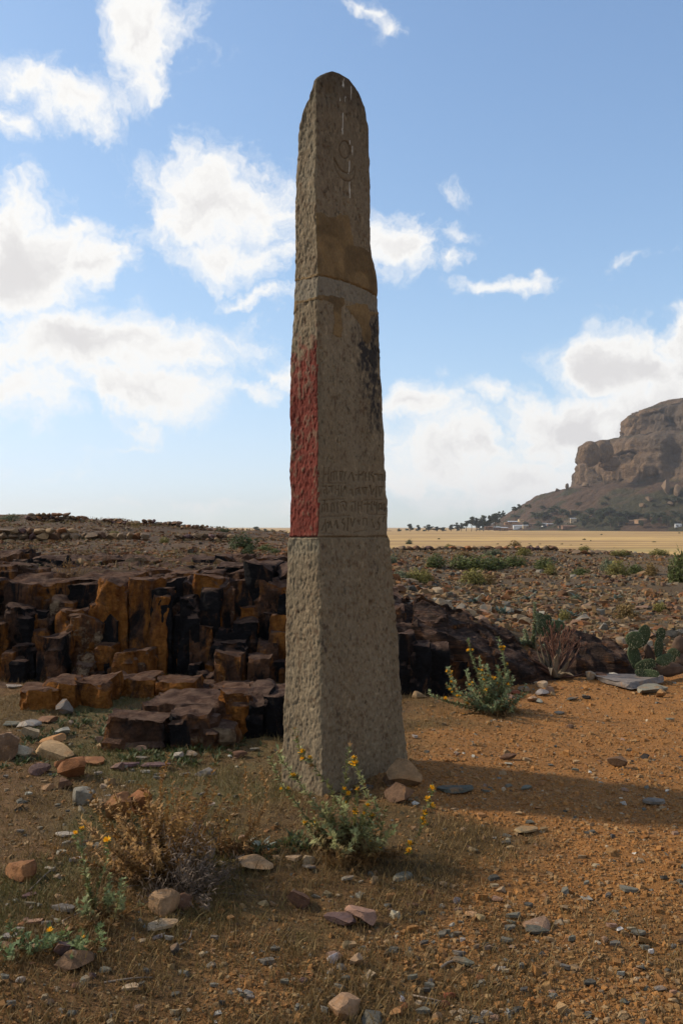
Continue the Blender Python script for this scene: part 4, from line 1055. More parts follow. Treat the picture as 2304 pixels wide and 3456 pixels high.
# thin grass in the rubble field
x, y = field_pts(105000, 10.2, 60, (-60, 60), 97)
n = len(x); k2 = fbm(x * .3, y * .3, seed=98); keep = r.random(n) < sstep(-.5, .5, k2); x, y = x[keep], y[keep]; n = len(x)
cg = np.where(r.random((n, 1)) < .5, np.array((.105, .10, .034)), np.array((.20, .14, .052)))
blades('field_grass', x, y, r.uniform(.04, .13, n) * np.interp(y, [10, 60], [.8, 1.6]), r.uniform(.005, .012, n) * np.interp(y, [10, 60], [.8, 2.5]), cg * r.uniform(.7, 1.2, (n, 1)), 99, 1.0, 'thin yellow-green grass growing between the field rubble')
# ------------------------------------------------------------------ plants
def tube(P, R, ns=5):
    P = np.asarray(P, float); n = len(P)
    T = np.gradient(P, axis=0); T /= np.linalg.norm(T, axis=1, keepdims=True) + 1e-9
    up = np.array((.31, .95, .05)); S = np.cross(T, up); S /= np.linalg.norm(S, axis=1, keepdims=True) + 1e-9
    U = np.cross(S, T)
    a = np.linspace(0, 2 * math.pi, ns, endpoint=False)
    R = np.broadcast_to(R, (n,))
    V = P[:, None] + R[:, None, None] * (np.cos(a)[None, :, None] * S[:, None] + np.sin(a)[None, :, None] * U[:, None])
    return V.reshape(-1, 3), grid_faces(n, ns, True)

def resample(P, step):
    P = np.asarray(P, float)
    # Catmull-Rom smoothing, then even steps
    Q = [P[0]] if len(P) < 3 else []
    if len(P) >= 3:
        E = np.vstack([2 * P[0] - P[1], P, 2 * P[-1] - P[-2]])
        for i in range(1, len(E) - 2):
            for t in np.linspace(0, 1, 8, endpoint=False):
                a, b, c, d = E[i - 1], E[i], E[i + 1], E[i + 2]
                Q.append(.5 * (2 * b + (c - a) * t + (2 * a - 5 * b + 4 * c - d) * t * t + (-a + 3 * b - 3 * c + d) * t ** 3))
    Q.append(P[-1]); Q = np.array(Q)
    L = np.concatenate([[0], np.cumsum(np.linalg.norm(np.diff(Q, axis=0), axis=1))])
    n = max(int(L[-1] / step), 3)
    s = np.linspace(0, L[-1], n)
    return np.stack([np.interp(s, L, Q[:, k]) for k in range(3)], -1)

def leaf_fan(P, T, lens, wid, q, spread=1.0, curl=.25):
    """spiny lance leaves: 5 vertices, 3 triangles, with a side barb each"""
    n = len(P)
    a = q.uniform(0, 6.283, n)
    ref = np.array((0.13, .27, .95)); S = np.cross(T, ref); S /= np.linalg.norm(S, axis=1, keepdims=True) + 1e-9
    U = np.cross(S, T)
    out = np.cos(a)[:, None] * S + np.sin(a)[:, None] * U
    d = out * spread + T * q.uniform(.1, .9, (n, 1)) + np.array((0, 0, 1)) * q.uniform(-.25, .35, (n, 1)); d /= np.linalg.norm(d, axis=1, keepdims=True)
    side = np.cross(d, T); side /= np.linalg.norm(side, axis=1, keepdims=True) + 1e-9
    l = lens[:, None]; w = wid[:, None]
    mid = P + d * l * .45 + np.array((0, 0, 1)) * l * .06
    tip = P + d * l + np.array((0, 0, -1)) * l * curl * q.uniform(-.6, 1, (n, 1))
    b1 = mid + side * w * q.uniform(1.2, 2.4, (n, 1)) + d * l * .12; b2 = mid - side * w * q.uniform(1.2, 2.4, (n, 1)) + d * l * .12
    V = np.stack([P - side * w * .5, P + side * w * .5, mid + side * w * .55, tip, mid - side * w * .55, b1, b2], 1)
    f = np.arange(n)[:, None] * 7
    F3 = np.concatenate([f + np.array([k]) for k in ((0, 1, 2), (0, 2, 4), (4, 2, 3), (1, 5, 2), (0, 4, 6))])
    return V.reshape(-1, 3), F3

def flower_mesh(seed):
    q = np.random.default_rng(seed); n = 34
    a = q.uniform(0, 6.283, n); e = q.uniform(.15, 1.35, n); l = q.uniform(.7, 1.0, n)
    d = np.stack([np.cos(a) * np.cos(e), np.sin(a) * np.cos(e), np.sin(e)], -1)
    s = np.stack([-np.sin(a), np.cos(a), np.zeros(n)], -1) * .10
    o = np.zeros((n, 3)); o[:, 2] = .05
    V = np.stack([o + d * .15 - s * .5, o + d * .15 + s * .5, o + d * l[:, None] * .8 + s, o + d * l[:, None], o + d * l[:, None] * .8 - s], 1)
    f = np.arange(n)[:, None] * 5
    F3 = np.concatenate([f + np.array([k]) for k in ((0, 1, 2), (0, 2, 4), (4, 2, 3))])
    C = np.repeat(np.array((.86, .47, .015)) * q.uniform(.75, 1.15, (n, 1)), 5, 0)
    # green spiny cup
    m = 9; a = np.linspace(0, 6.283, m, endpoint=False)
    V2 = np.stack([np.stack([np.cos(a) * .12, np.sin(a) * .12, np.full(m, -.35)], -1), np.stack([np.cos(a + .4) * .3, np.sin(a + .4) * .3, np.full(m, .02)], -1), np.stack([np.cos(a + .2) * .85, np.sin(a + .2) * .85, np.full(m, -.12) + q.uniform(-.2, .5, m)], -1)], 1).reshape(-1, 3)
    F2 = np.arange(m)[:, None] * 3 + np.array([[0, 1, 2]]) + len(V) * 5 * 0 + n * 5
    me = mesh_np('flower_head', np.concatenate([V.reshape(-1, 3), V2]), np.concatenate([F3, F2]), np.concatenate([C, np.tile((.14, .16, .05), (m * 3, 1))]))
    me.materials.append(M['petal'])
    return me
FLOWER = [flower_mesh(i) for i in range(4)]

def stem_plant(name, label, cat, basepx, stems, flowers, colA, colB, scale_px, q, depth=None, leaf=(.03, .006), step=.012, rad=.0035, extra=0, ext_len=(.1, .3), fl_r=.02, brown=(.20, .11, .04), brown_h=.12, group=None, spreadY=.16, per=2, spread=1.0):
    """basepx: photo pixel of the foot; stems: pixel chains from the tip down; flowers: pixels"""
    B = hit(*basepx) if depth is None else at(basepx[0], basepx[1], depth)
    e = empty(name, B); tag(e, label, cat, group)
    paths = []
    for ch in stems:
        off = q.uniform(-spreadY, spreadY); n = len(ch)
        pts = [at(x, y, B[1] + off * (1 - k / max(n - 1, 1))) for k, (x, y) in enumerate(ch)]
        pts.append(B + np.array((q.uniform(-.02, .02), q.uniform(-.02, .02), -.01)))
        paths.append(np.array(pts)[::-1])
    for k in range(extra):
        a = q.uniform(0, 6.283); L = q.uniform(*ext_len); o = q.uniform(.15, .95)
        t = np.array((math.cos(a) * o, math.sin(a) * o, q.uniform(.35, 1.0))); t /= np.linalg.norm(t)
        b0 = B + np.array((q.normal(0, .05), q.normal(0, .05), -.01))
        paths.append(np.array([b0, b0 + t * L * .5 + np.array((0, 0, -.02)), b0 + t * L + np.array((0, 0, .03 * q.normal()))]))
    objs = []
    for P0 in paths:
        P = resample(P0, step); n = len(P)
        V, Fq = tube(P, np.linspace(rad, rad * .45, n))
        zrel = P[:, 2] - B[2]; br_ = sstep(brown_h * 1.6, brown_h * .3, zrel)[:, None]
        cs = np.array(colA) * .9 * (1 - br_) + np.array(brown) * br_
        so = obj('stem', mesh_np('stem', V - B, Fq, np.repeat(cs, 5, 0), True), M['stem'], e)
        T = np.gradient(P, axis=0); T /= np.linalg.norm(T, axis=1, keepdims=True) + 1e-9
        idx = np.repeat(np.arange(1, n), per); tt = idx / n
        ln = leaf[0] * q.uniform(.55, 1.35, len(idx)) * (1.15 - .45 * tt)
        LV, LF = leaf_fan(P[idx] + q.normal(0, step * .3, (len(idx), 3)), T[idx], ln, leaf[1] * q.uniform(.6, 1.3, len(idx)), q, spread)
        mixc = np.clip(tt + q.normal(0, .25, len(idx)), 0, 1)[:, None]
        c = np.array(colA) * (1 - mixc) + np.array(colB) * mixc
        bb = np.clip(br_[idx] + (q.random((len(idx), 1)) < .12), 0, 1); c = (c * (1 - bb) + np.array(brown) * bb) * q.uniform(.7, 1.25, (len(idx), 1))
        lo = obj('leaves', mesh_np('leaves', LV - B, LF, np.repeat(c, 7, 0)), M['leaf'], so); lo['kind'] = 'stuff'
        objs.append((so, P))
    for fx, fy in flowers:
        best = None
        for so, P in objs:
            ux, uy = project(P); d = np.hypot(ux - fx, uy - fy); i = int(np.argmin(d))
            if best is None or d[i] < best[0]: best = (d[i], so, P[i])
        Pf = at(fx, fy, best[2][1] - .004)
        s = fl_r * 1.4 * q.uniform(.8, 1.2)
        tilt = (q.uniform(-.6, .3), q.uniform(-.5, .5), q.uniform(0, 6.28))
        obj('flower_head', FLOWER[q.integers(4)], None, best[1], Pf - B, tilt, (s, s, s))
        # a short stalk joins it to the stem it grows from
        Pm = np.array([best[2], (best[2] + Pf) / 2 + np.array((0, 0, -.006)), Pf])
        V, Fq = tube(Pm, np.full(3, rad * .7)); obj('stalk', mesh_np('stalk', V - B, Fq, np.tile(colA, (len(V), 1)), True), M['stem'], best[1])
    return e

def zz(x0, y0, s, chains): return [zpt(x0, y0, s, c) for c in chains]
q = np.random.default_rng(501)
TH_A, TH_B = (.165, .145, .052), (.20, .215, .085)
stem_plant('thistle', 'green thistle with many yellow flowers growing in front of the stele', 'thistle', (1180, 2900),
    zz(850, 2450, 2.24, [[(320,25),(350,140),(378,215),(440,270),(500,345),(560,430),(610,510),(680,680),(720,850)], [(140,240),(175,330),(225,440),(300,540),(350,600),(420,700),(560,820)], [(205,190),(240,280),(330,390),(400,490),(500,620),(600,760),(680,900)],
     [(735,160),(725,260),(705,400),(700,480),(710,600),(705,740),(715,900)], [(765,240),(800,330),(835,420),(860,500),(880,560),(860,640),(820,720),(770,900)], [(1365,475),(1330,560),(1310,660),(1280,730),(1265,800),(1205,890),(1100,960),(900,960)],
     [(535,580),(575,640),(610,730),(660,850)], [(925,555),(940,620),(915,690),(860,800),(790,930)], [(405,735),(470,760),(560,830),(660,920)], [(545,780),(600,850),(680,930)], [(1015,840),(985,890),(900,950)], [(1190,960),(1120,980),(960,985)], [(660,540),(690,640),(700,800)], [(800,470),(790,600),(770,760),(740,900)]]),
    zpt(850, 2450, 2.24, [(380,205),(385,255),(437,245),(330,380),(222,487),(273,485),(745,290),(780,290),(770,250),(697,485),(797,487),(728,520),(705,590),(865,607),(780,655),(840,670),(908,687),(405,738),(545,792),(600,725),(895,903),(967,928),(1185,897),(1185,955),(1355,480),(1327,560),(1355,610),(1307,662),(1285,712),(1310,740),(465,750),(300,385)]),
    TH_A, TH_B, 1, q, leaf=(.046, .006), step=.0095, extra=75, ext_len=(.08, .30), brown_h=.10, fl_r=.017, per=2)
stem_plant('thistle', 'bushy grey-green thistle with small yellow flowers by the black rock face', 'thistle', (1665, 2408),
    zz(1300, 1980, 2.613, [[(725,465),(735,520),(755,600),(790,700),(840,830),(890,980)], [(990,450),(1010,520),(1040,620),(1055,720),(1040,860),(990,1000)], [(550,715),(575,790),(610,860),(680,960),(800,1050)], [(715,745),(735,830),(790,920),(860,1020)], [(540,860),(600,930),(720,1010)], [(820,620),(850,720),(880,840),(910,960)], [(890,690),(910,780),(920,900)], [(985,710),(1000,800),(980,920)], [(1085,740),(1070,840),(1020,960)],
     [(520,1000),(640,1030),(800,1070)], [(660,1160),(740,1120),(850,1090)], [(1045,1090),(980,1070)], [(1280,1160),(1200,1110),(1080,1080)], [(1150,1000),(1080,1040)], [(390,920),(420,960),(520,1010),(700,1060)], [(1310,1190),(1240,1150),(1120,1100)]]),
    zpt(1300, 1980, 2.613, [(730,565),(765,565),(1015,540),(1040,540),(1030,565),(1070,687),(545,750),(572,757),(575,800),(577,847),(660,965),(635,970),(525,993),(590,935),(850,795),(905,790),(815,735),(850,745),(868,825),(890,910),(985,860),(938,808),(965,815),(1085,870),(765,855),(740,870),(1047,1090),(685,1135),(660,1158),(710,1175),(1283,1158),(1305,1187),(980,1020),(720,1035),(570,912)]),
    (.13, .145, .06), (.19, .23, .11), 1, q, leaf=(.046, .0062), step=.013, rad=.005, extra=60, ext_len=(.12, .42), brown_h=.04, fl_r=.018, spreadY=.25, per=3)
DRY_A, DRY_B = (.22, .115, .036), (.30, .165, .05)
stem_plant('dead_thistle', 'dried golden brown thistle with bare tall stalks among the dry grass', 'dead thistle', (560, 2955),
    zz(200, 2500, 2.0907, [[(770,95),(750,200),(725,310),(735,360),(705,440),(680,540),(690,640),(700,760),(720,880)], [(200,310),(260,420),(330,560),(380,640),(470,760),(600,880)], [(910,440),(915,520),(880,600),(870,700),(800,840)], [(600,590),(640,680),(680,790)], [(960,540),(975,620),(940,720),(850,840)], [(1090,670),(1040,740),(930,800),(830,870)], [(540,700),(580,780),(650,870)], [(430,800),(520,850),(620,900)], [(1000,720),(940,790),(850,860)], [(850,620),(850,720),(810,830)], [(760,620),(740,760),(730,880)], [(690,420),(700,520),(690,600),(700,720)]]),
    [], DRY_A, DRY_B, 1, q, leaf=(.042, .0052), step=.0105, rad=.0032, extra=120, ext_len=(.15, .55), brown_h=.05, brown=(.15, .075, .028), per=2)
stem_plant('dead_thistle', 'two tall dry thistle stalks with curled leaves beside the stele', 'dead thistle', (800, 2880),
    zz(200, 2500, 2.0907, [[(1315,175),(1310,260),(1320,340),(1290,420),(1245,500),(1200,570),(1180,640),(1215,700)], [(1420,180),(1440,260),(1465,370),(1440,480),(1400,570),(1340,640),(1300,720)], [(1340,350),(1350,460),(1345,600),(1330,680)], [(1110,790),(1180,760),(1240,740)]]),
    zpt(200, 2500, 2.0907, [(1180, 570)]), DRY_A, DRY_B, 1, q, leaf=(.036, .0046), step=.0105, rad=.0035, extra=16, ext_len=(.08, .25), brown_h=.05, brown=(.15, .075, .028), per=2, fl_r=.012)
stem_plant('thistle', 'slender green thistle with three yellow flowers at the edge of the dead thistle', 'thistle', (330, 3110),
    zz(0, 2750, 1.3635, [[(375,70),(380,160),(395,250),(410,330),(425,420)], [(497,120),(495,190),(470,280),(440,390)], [(345,95),(375,170),(390,250)], [(400,320),(420,400),(440,460)], [(380,430),(410,470)], [(520,370),(480,430)]]),
    zpt(0, 2750, 1.3635, [(376,70),(347,92),(497,122)]), (.15, .15, .05), (.19, .22, .09), 1, q, leaf=(.036, .0052), step=.010, rad=.003, extra=26, ext_len=(.08, .2), brown_h=.06, fl_r=.015)
stem_plant('thistle', 'low green thistle with one orange flower beside a big brown stone', 'thistle', (110, 3230),
    zz(0, 2750, 1.3635, [[(130,545),(140,590),(140,640)], [(232,540),(225,580),(180,640)], [(180,570),(165,620)], [(90,590),(120,640)]]),
    zpt(0, 2750, 1.3635, [(231,540)]), (.10, .13, .045), (.14, .19, .08), 1, q, leaf=(.036, .006), step=.009, rad=.003, extra=16, ext_len=(.06, .14), brown_h=.03, fl_r=.015)
stem_plant('thistle', 'tiny bright green thistle rosette growing over a leaning purplish stone', 'thistle', (275, 3220),
    zz(0, 2750, 1.3635, [[(370,555),(375,600),(370,640)], [(400,580),(380,630)], [(340,590),(360,640)]]), zpt(0, 2750, 1.3635, [(385,567)]), (.11, .14, .045), (.17, .21, .08), 1, q, leaf=(.034, .006), step=.009, rad=.003, extra=10, ext_len=(.05, .11), brown_h=.01, fl_r=.008)

# dry grey shrub
def twig_shrub(name, label, base, n, L, q, colr, rad=.0022):
    e = empty(name, base); tag(e, label, 'dry shrub')
    allV, allF, allC = [], [], []; o0 = 0
    for k in range(n):
        a = q.uniform(0, 6.283); o = q.uniform(.2, 1.3); l = L * q.uniform(.5, 1)
        t = np.array((math.cos(a) * o, math.sin(a) * o * .8, q.uniform(.35, .9))); t /= np.linalg.norm(t)
        P = [np.array((q.normal(0, .03), q.normal(0, .03), -.01))]
        for s in range(5): t = t + q.normal(0, .22, 3); t /= np.linalg.norm(t); P.append(P[-1] + t * l / 5)
        V, Fq = tube(P, np.linspace(rad, rad * .4, 6), 4)
        br = obj('branch', mesh_np('branch', V, Fq, np.tile(np.array(colr) * q.uniform(.7, 1.3), (len(V), 1)), True), M['stem'], e)
        idx = np.repeat(np.arange(2, 6), 7); P = np.array(P); T = np.gradient(P, axis=0); T /= np.linalg.norm(T, axis=1, keepdims=True)
        LV, LF = leaf_fan(P[idx] + q.normal(0, L * .05, (len(idx), 3)), T[idx], q.uniform(.02, .055, len(idx)), q.uniform(.0014, .0028, len(idx)), q)
        lo = obj('twigs', mesh_np('twigs', LV, LF, np.repeat(np.array(colr) * q.uniform(.6, 1.5, (len(idx), 1)), 7, 0)), M['dry'], br); lo['kind'] = 'stuff'
    return e
twig_shrub('dry_shrub', 'grey leafless tangle of a dry shrub in front of the dead thistle', hit(650, 3030), 55, .36, q, (.115, .082, .058))
# grey-leaved seedling
def rosette_mesh(q, n, L, W, c, up=(.3, 1.1), fold=.25):
    Vs, Fs_, Cs = [], [], []
    for k in range(n):
        a = k * 2.4 + q.normal(0, .2); e_ = q.uniform(*up); l = L * q.uniform(.7, 1)
        t = np.linspace(0, 1, 6); d = np.array((math.cos(a), math.sin(a), 0)); s = np.array((-math.sin(a), math.cos(a), 0))
        el2 = e_ - .5 * t
        P = np.cumsum(np.stack([np.cos(el2)[:, None] * d + np.sin(el2)[:, None] * np.array((0, 0, 1))], 0)[0] * l / 5, 0) - np.array((0, 0, .01))
        w = W * np.array((.7, 1, 1, .8, .5, .03)) * .5
        up_ = np.array((0, 0, 1)) * fold
        V = np.stack([P - s * w[:, None] + up_ * w[:, None], P, P + s * w[:, None] + up_ * w[:, None]], 1).reshape(-1, 3)
        Fs_.append(grid_faces(6, 3) + len(Vs) * 18); Vs.append(V); Cs.append(np.tile(np.array(c) * q.uniform(.75, 1.2), (18, 1)))
    return np.concatenate(Vs), np.concatenate(Fs_), np.concatenate(Cs)
def rosette(name, label, cat, loc, q, n, L, W, c, up, group=None, fold=.25):
    e = empty(name, loc); tag(e, label, cat, group)
    for k in range(n):
        V, Fq, Cq = rosette_mesh(q, 1, L, W, c, up, fold)
        a = k * 2.4; R = np.array(((math.cos(a), -math.sin(a), 0), (math.sin(a), math.cos(a), 0), (0, 0, 1)))
        obj('leaf', mesh_np('leaf', V @ R.T, Fq, Cq, True), M['leaf'], e)
    return e
rosette('grey_leaved_plant', 'little grey-leaved plant with upright felted leaves in the dry grass', 'plant', hit(886, 2872), q, 7, .09, .03, (.20, .23, .20), (.7, 1.3), fold=.5)

# aloe with old flower stalks
AL = hit(1868, 2290)
aloe = empty('aloe', AL); tag(aloe, 'reddish aloe rosette with a cluster of dry branched flower stalks', 'aloe')
def thick_leaf(P, W, T):
    """channelled tapering leaf: closed crescent section"""
    P = resample(P, .035); n = len(P); t = np.linspace(0, 1, n)
    Tn = np.gradient(P, axis=0); Tn /= np.linalg.norm(Tn, axis=1, keepdims=True)
    S = np.cross(Tn, np.array((0.05, .1, 1.0))); S /= np.linalg.norm(S, axis=1, keepdims=True) + 1e-9; U = np.cross(S, Tn)
    w = W * (1 - t ** 1.6) * .5 + .002; h = T * (1 - t ** 1.5) + .002
    sec = [(-1, .55), (-.6, .12), (0, -.05), (.6, .12), (1, .55), (.65, -.35), (0, -.75), (-.65, -.35)]
    V = np.stack([P + S * (a * w)[:, None] + U * (b * h)[:, None] for a, b in sec], 1)
    return V.reshape(-1, 3), grid_faces(n, 8, True)
def apx(pts, Y): return [at(1700 + x / 2.596, 1980 + y / 2.596, AL[1] + Y) for x, y in pts]
for pts, dy, W, c in [([(420,740),(360,640),(335,540),(325,440)],.05,.085,0),([(400,740),(340,690),(300,600),(290,545)],.0,.075,0),([(430,750),(320,680),(240,640),(190,610)],-.05,.085,1),([(440,740),(440,640),(445,570)],-.12,.10,2),([(440,760),(400,720),(370,690),(355,740)],-.18,.08,2),
    ([(460,750),(470,640),(460,540)],.08,.09,0),([(470,750),(520,700),(540,620)],-.15,.08,2),([(480,760),(600,660),(680,520)],.05,.10,1),([(470,750),(560,640),(620,560),(660,500)],.12,.09,1),([(480,780),(600,780),(700,740)],-.1,.08,1),([(430,770),(330,720),(270,690)],-.1,.075,1),([(470,770),(520,740),(560,750)],-.22,.07,2),([(450,740),(400,600),(370,480)],.15,.085,0),([(460,740),(500,600),(520,480)],.18,.085,0)]:
    P = apx(pts, 0); P[0] = AL + np.array((P[0][0] - AL[0], dy * .2, .03)); P = [p + np.array((0, dy * k / 2.0, 0)) for k, p in enumerate(P)]
    V, Fq = thick_leaf(P, W * 1.15, .03)
    cc_ = [(.085, .065, .042), (.085, .042, .028), (.15, .11, .07)][c]
    me = mesh_np('leaf', V - AL, Fq, np.tile(np.array(cc_) * q.uniform(.85, 1.15), (len(V), 1)), True)
    obj('leaf', me, M['stem'], aloe)
for k in range(26):
    tx, ty = q.uniform(315, 670), q.uniform(335, 520); tx2 = 460 + (tx - 460) * .35
    if k < 9: tx, ty = [(340,350),(405,335),(365,450),(480,360),(530,380),(620,440),(680,510),(570,400),(410,400)][k]
    dy = q.uniform(-.12, .2)
    P = apx([(450 + (tx - 450) * .12, 730), (tx2, 600), (tx, ty)], dy)
    P = resample(P, .05)
    V, Fq = tube(P, np.linspace(.005, .003, len(P)))
    c = np.array((.115, .050, .030)) * q.uniform(.7, 1.25)
    so = obj('flower_stalk', mesh_np('flower_stalk', V - AL, Fq, np.tile(c, (len(V), 1)), True), M['stem'], aloe)
    for j in range(q.integers(1, 4)):
        p0 = P[int(len(P) * q.uniform(.6, .85))]; p1 = P[-1] + np.array((q.normal(0, .05), q.normal(0, .04), q.uniform(-.06, .04)))
        V, Fq = tube([p0, (p0 + p1) / 2 + np.array((q.normal(0, .01), 0, -.01)), p1, p1 + np.array((0, 0, .02)), p1 + np.array((0, 0, .035))], [.003, .0026, .0045, .008, .0025])
        obj('side_branch', mesh_np('side_branch', V - AL, Fq, np.tile(c * q.uniform(.8, 1.3), (len(V), 1)), True), M['stem'], so)

# prickly pears
def pad_mesh(rx, ry, q, c):
    nu, nv = 18, 13
    u = np.linspace(0, 2 * math.pi, nu, endpoint=False); v = np.linspace(-math.pi / 2, math.pi / 2, nv)
    UU, VV = np.meshgrid(u, v)
    rr = np.cos(VV)
    th = min(rx, ry) * .20
    X_ = rx * rr * np.cos(UU); Zt = ry * rr * np.sin(UU); Y_ = th * np.sign(np.sin(VV)) * np.abs(np.sin(VV)) ** .6
    X_ = X_ * (1 + .18 * Zt / ry)
    bumpy = 1 + .04 * np.sin(X_ * 90) * np.sin(Zt * 90)
    V = np.stack([X_ * bumpy, Y_ * bumpy, Zt * bumpy], -1).reshape(-1, 3)
    me = mesh_np('pad', V, grid_faces(nv, nu, True), np.tile(np.array(c), (len(V), 1)) * (1 + .18 * fbm(V[:, 0] * 25, V[:, 1] * 25, V[:, 2] * 25, seed=int(q.integers(999))))[:, None], True)
    n = 150; a = q.uniform(0, 6.283, n); rr = np.sqrt(q.random(n)); sgn = np.where(q.random(n) < .75, -1, 1)
    P = np.stack([rx * rr * np.cos(a) * .97, th * sgn * np.sqrt(np.clip(1 - rr ** 2, 0, 1)) ** .6, ry * rr * np.sin(a) * .97], -1)
    d = q.normal(0, .6, (n, 3)); d[:, 1] += sgn; d += P / max(rx, ry) * .8; d /= np.linalg.norm(d, axis=1, keepdims=True)
    s = np.cross(d, (0, 0, 1)); s /= np.linalg.norm(s, axis=1, keepdims=True) + 1e-9
    SVv = np.stack([P - s * .0022, P + s * .0022, P + d * q.uniform(.012, .03, (n, 1))], 1).reshape(-1, 3)
    sp = mesh_np('spines', SVv, np.arange(n * 3).reshape(-1, 3), np.tile((.34, .32, .20), (n * 3, 1)))
    return me, sp
def cactus(label, basepx, pads, x0, y0, s, old=()):
    B = hit(*basepx); e = empty('prickly_pear', B); tag(e, label, 'cactus')
    for (x, y, rx, ry, rot, dy) in pads:
        P = at(x0 + x / s, y0 + y / s, B[1] + dy); k = P[1] / F / s
        me, sp = pad_mesh(rx * k * 1.12, ry * k * 1.12, q, np.array((.036, .050, .020)) * q.uniform(.75, 1.3))
        r_ = (q.uniform(-.25, .2), math.radians(rot), q.uniform(-.55, .55))
        o = obj('pad', me, M['stem'], e, P - B, r_); so = obj('spines', sp, M['dry'], o); so['kind'] = 'stuff'
    for (x, y, rx, ry, rot, dy) in old:
        P = at(x0 + x / s, y0 + y / s, B[1] + dy); k = P[1] / F / s
        V, Fq = ICO3[0].copy(), ICO3[1]; V = V * (1 + .22 * fbm(V[:, 0] * 2 + x, V[:, 1] * 2, V[:, 2] * 2, seed=int(x), octv=4))[:, None] * np.array((rx * k, min(rx, ry) * k * .6, ry * k))
        obj('old_trunk', mesh_np('old_trunk', V, Fq, np.tile((.085, .052, .034), (len(V), 1)) * (1 + .3 * fbm(V[:, 0] * 30, V[:, 1] * 30, V[:, 2] * 8, seed=3))[:, None], True), M['stem'], e, P - B, (0, math.radians(rot), 0))
cactus('spiny prickly pear with green pads and brown woody old trunk behind the pale slab', (2190, 2300), [(1145,470,68,72,-20,0),(1222,430,52,88,12,.06),(1140,615,62,102,-6,.1),(1370,425,36,62,8,.05),(1352,540,50,84,10,.0),(1240,690,82,50,-22,-.05),(1405,640,86,46,-10,-.06),(1260,770,84,42,-5,-.12),(1480,600,48,58,15,.1),(1200,760,50,34,10,-.1)], 1700, 1980, 2.596,
       [(1440,725,140,58,0,.02),(1540,520,70,86,0,.12),(1560,650,70,80,0,.1),(1270,590,36,90,-20,.12),(1330,700,50,40,0,.05)])
cactus('dark prickly pear half hidden behind the aloe', (1850, 2170), [(320,300,42,66,-8,0),(372,310,38,62,8,.04),(470,345,56,46,15,.05),(335,380,44,50,0,.03),(420,400,50,60,5,.08)], 1700, 1980, 2.596)
stem_plant('mullein', 'tall pale green leafy spire beside the dark prickly pear', 'plant', (1795, 2215), zz(1700, 1980, 2.596, [[(268,145),(268,200),(272,270),(268,340),(260,430)], [(182,370),(190,430),(215,500)], [(258,320),(262,400),(255,470)]]), [], (.17, .20, .10), (.22, .25, .14), 1, q, leaf=(.045, .012), step=.012, rad=.006, extra=10, ext_len=(.1, .25), brown_h=.1, per=6, depth=10.1)
stem_plant('dry_grass_tuft', 'tall dry straw-coloured grass stalks growing on top of the jointed outcrop', 'grass tuft', (238, 1958), [[(237, 1840), (236, 1880), (240, 1930)], [(258, 1885), (250, 1925)], [(225, 1895), (232, 1930)], [(272, 1905), (258, 1945)], [(215, 1915), (228, 1950)]], [], (.26, .17, .075), (.32, .22, .10), 1, q, leaf=(.05, .004), step=.03, rad=.003, extra=22, ext_len=(.1, .35), brown_h=.0, depth=9.9, per=1)

# shrubs in the field
def shrub_mesh(kind, q):
    n = 900
    d = q.normal(size=(n, 3)); d[:, 2] = np.abs(d[:, 2]) * .95; d /= np.linalg.norm(d, axis=1, keepdims=True)
    lob = 1 + .35 * fbm(d[:, 0] * 2.2 + kind * 9, d[:, 1] * 2.2, d[:, 2] * 2.2, seed=kind, octv=3)
    rr = q.random(n) ** .45 * lob
    P = d * rr[:, None] * np.array((.5, .5, .85)); 
    T = d * .6 + np.array((0, 0, .8)) + q.normal(0, .4, (n, 3)); T /= np.linalg.norm(T, axis=1, keepdims=True)
    V, F3 = leaf_fan(P, T, q.uniform(.07, .20, n), q.uniform(.012, .03, n), q, .7)
    c = np.array([(.090, .105, .030), (.19, .165, .045), (.135, .15, .085), (.055, .070, .024), (.22, .145, .052)][kind])
    C = c * q.uniform(.6, 1.3, (n, 1)) * (1 + .25 * (P[:, 2:3] - .3))
    fol = mesh_np('foliage', V, F3, np.repeat(np.clip(C, .01, 1), 7, 0)); fol.materials.append(M['leaf'])
    TV, TF, o0 = [], [], 0
    for k in range(9):
        a = q.uniform(0, 6.283); p = np.array((math.cos(a) * .3, math.sin(a) * .3, .5)) * q.uniform(.6, 1)
        v, f = tube([np.array((0, 0, -.03)), p * .5 + np.array((0, 0, .05)), p], [.014, .01, .005], 4); TV.append(v); TF.append(f + o0); o0 += len(v)
    tw = mesh_np('stems', np.concatenate(TV), np.concatenate(TF), np.tile((.12, .085, .05), (o0, 1))); tw.materials.append(M['stem'])
    return fol, tw
SHR = [[shrub_mesh(k, np.random.default_rng(700 + 10 * k + j)) for j in range(2)] for k in range(5)]
def shrub(px, py, w, h, kind, label, group=None, Y=None, name='shrub'):
    P = hit(px, py) if Y is None else at(px, py, Y)
    P[2] = float(gz(P[0], P[1])) - .02
    k = P[1] / F
    e = empty(name, P, q.uniform(0, 6.28)); e.scale = (w * k, w * k, h * k); tag(e, label, 'shrub', group)
    f, t = SHR[kind][q.integers(2)]
    obj('foliage', f, None, e)['kind'] = 'stuff'; obj('stems', t, None, e)
    return e
Z7 = lambda x, y: (1280 + x / 1.531, 1750 + y / 1.531)
KL = ['dark green leafy shrub', 'yellow-green flowering shrub', 'grey-green low shrub', 'dense deep green shrub', 'dry brownish yellow shrub']
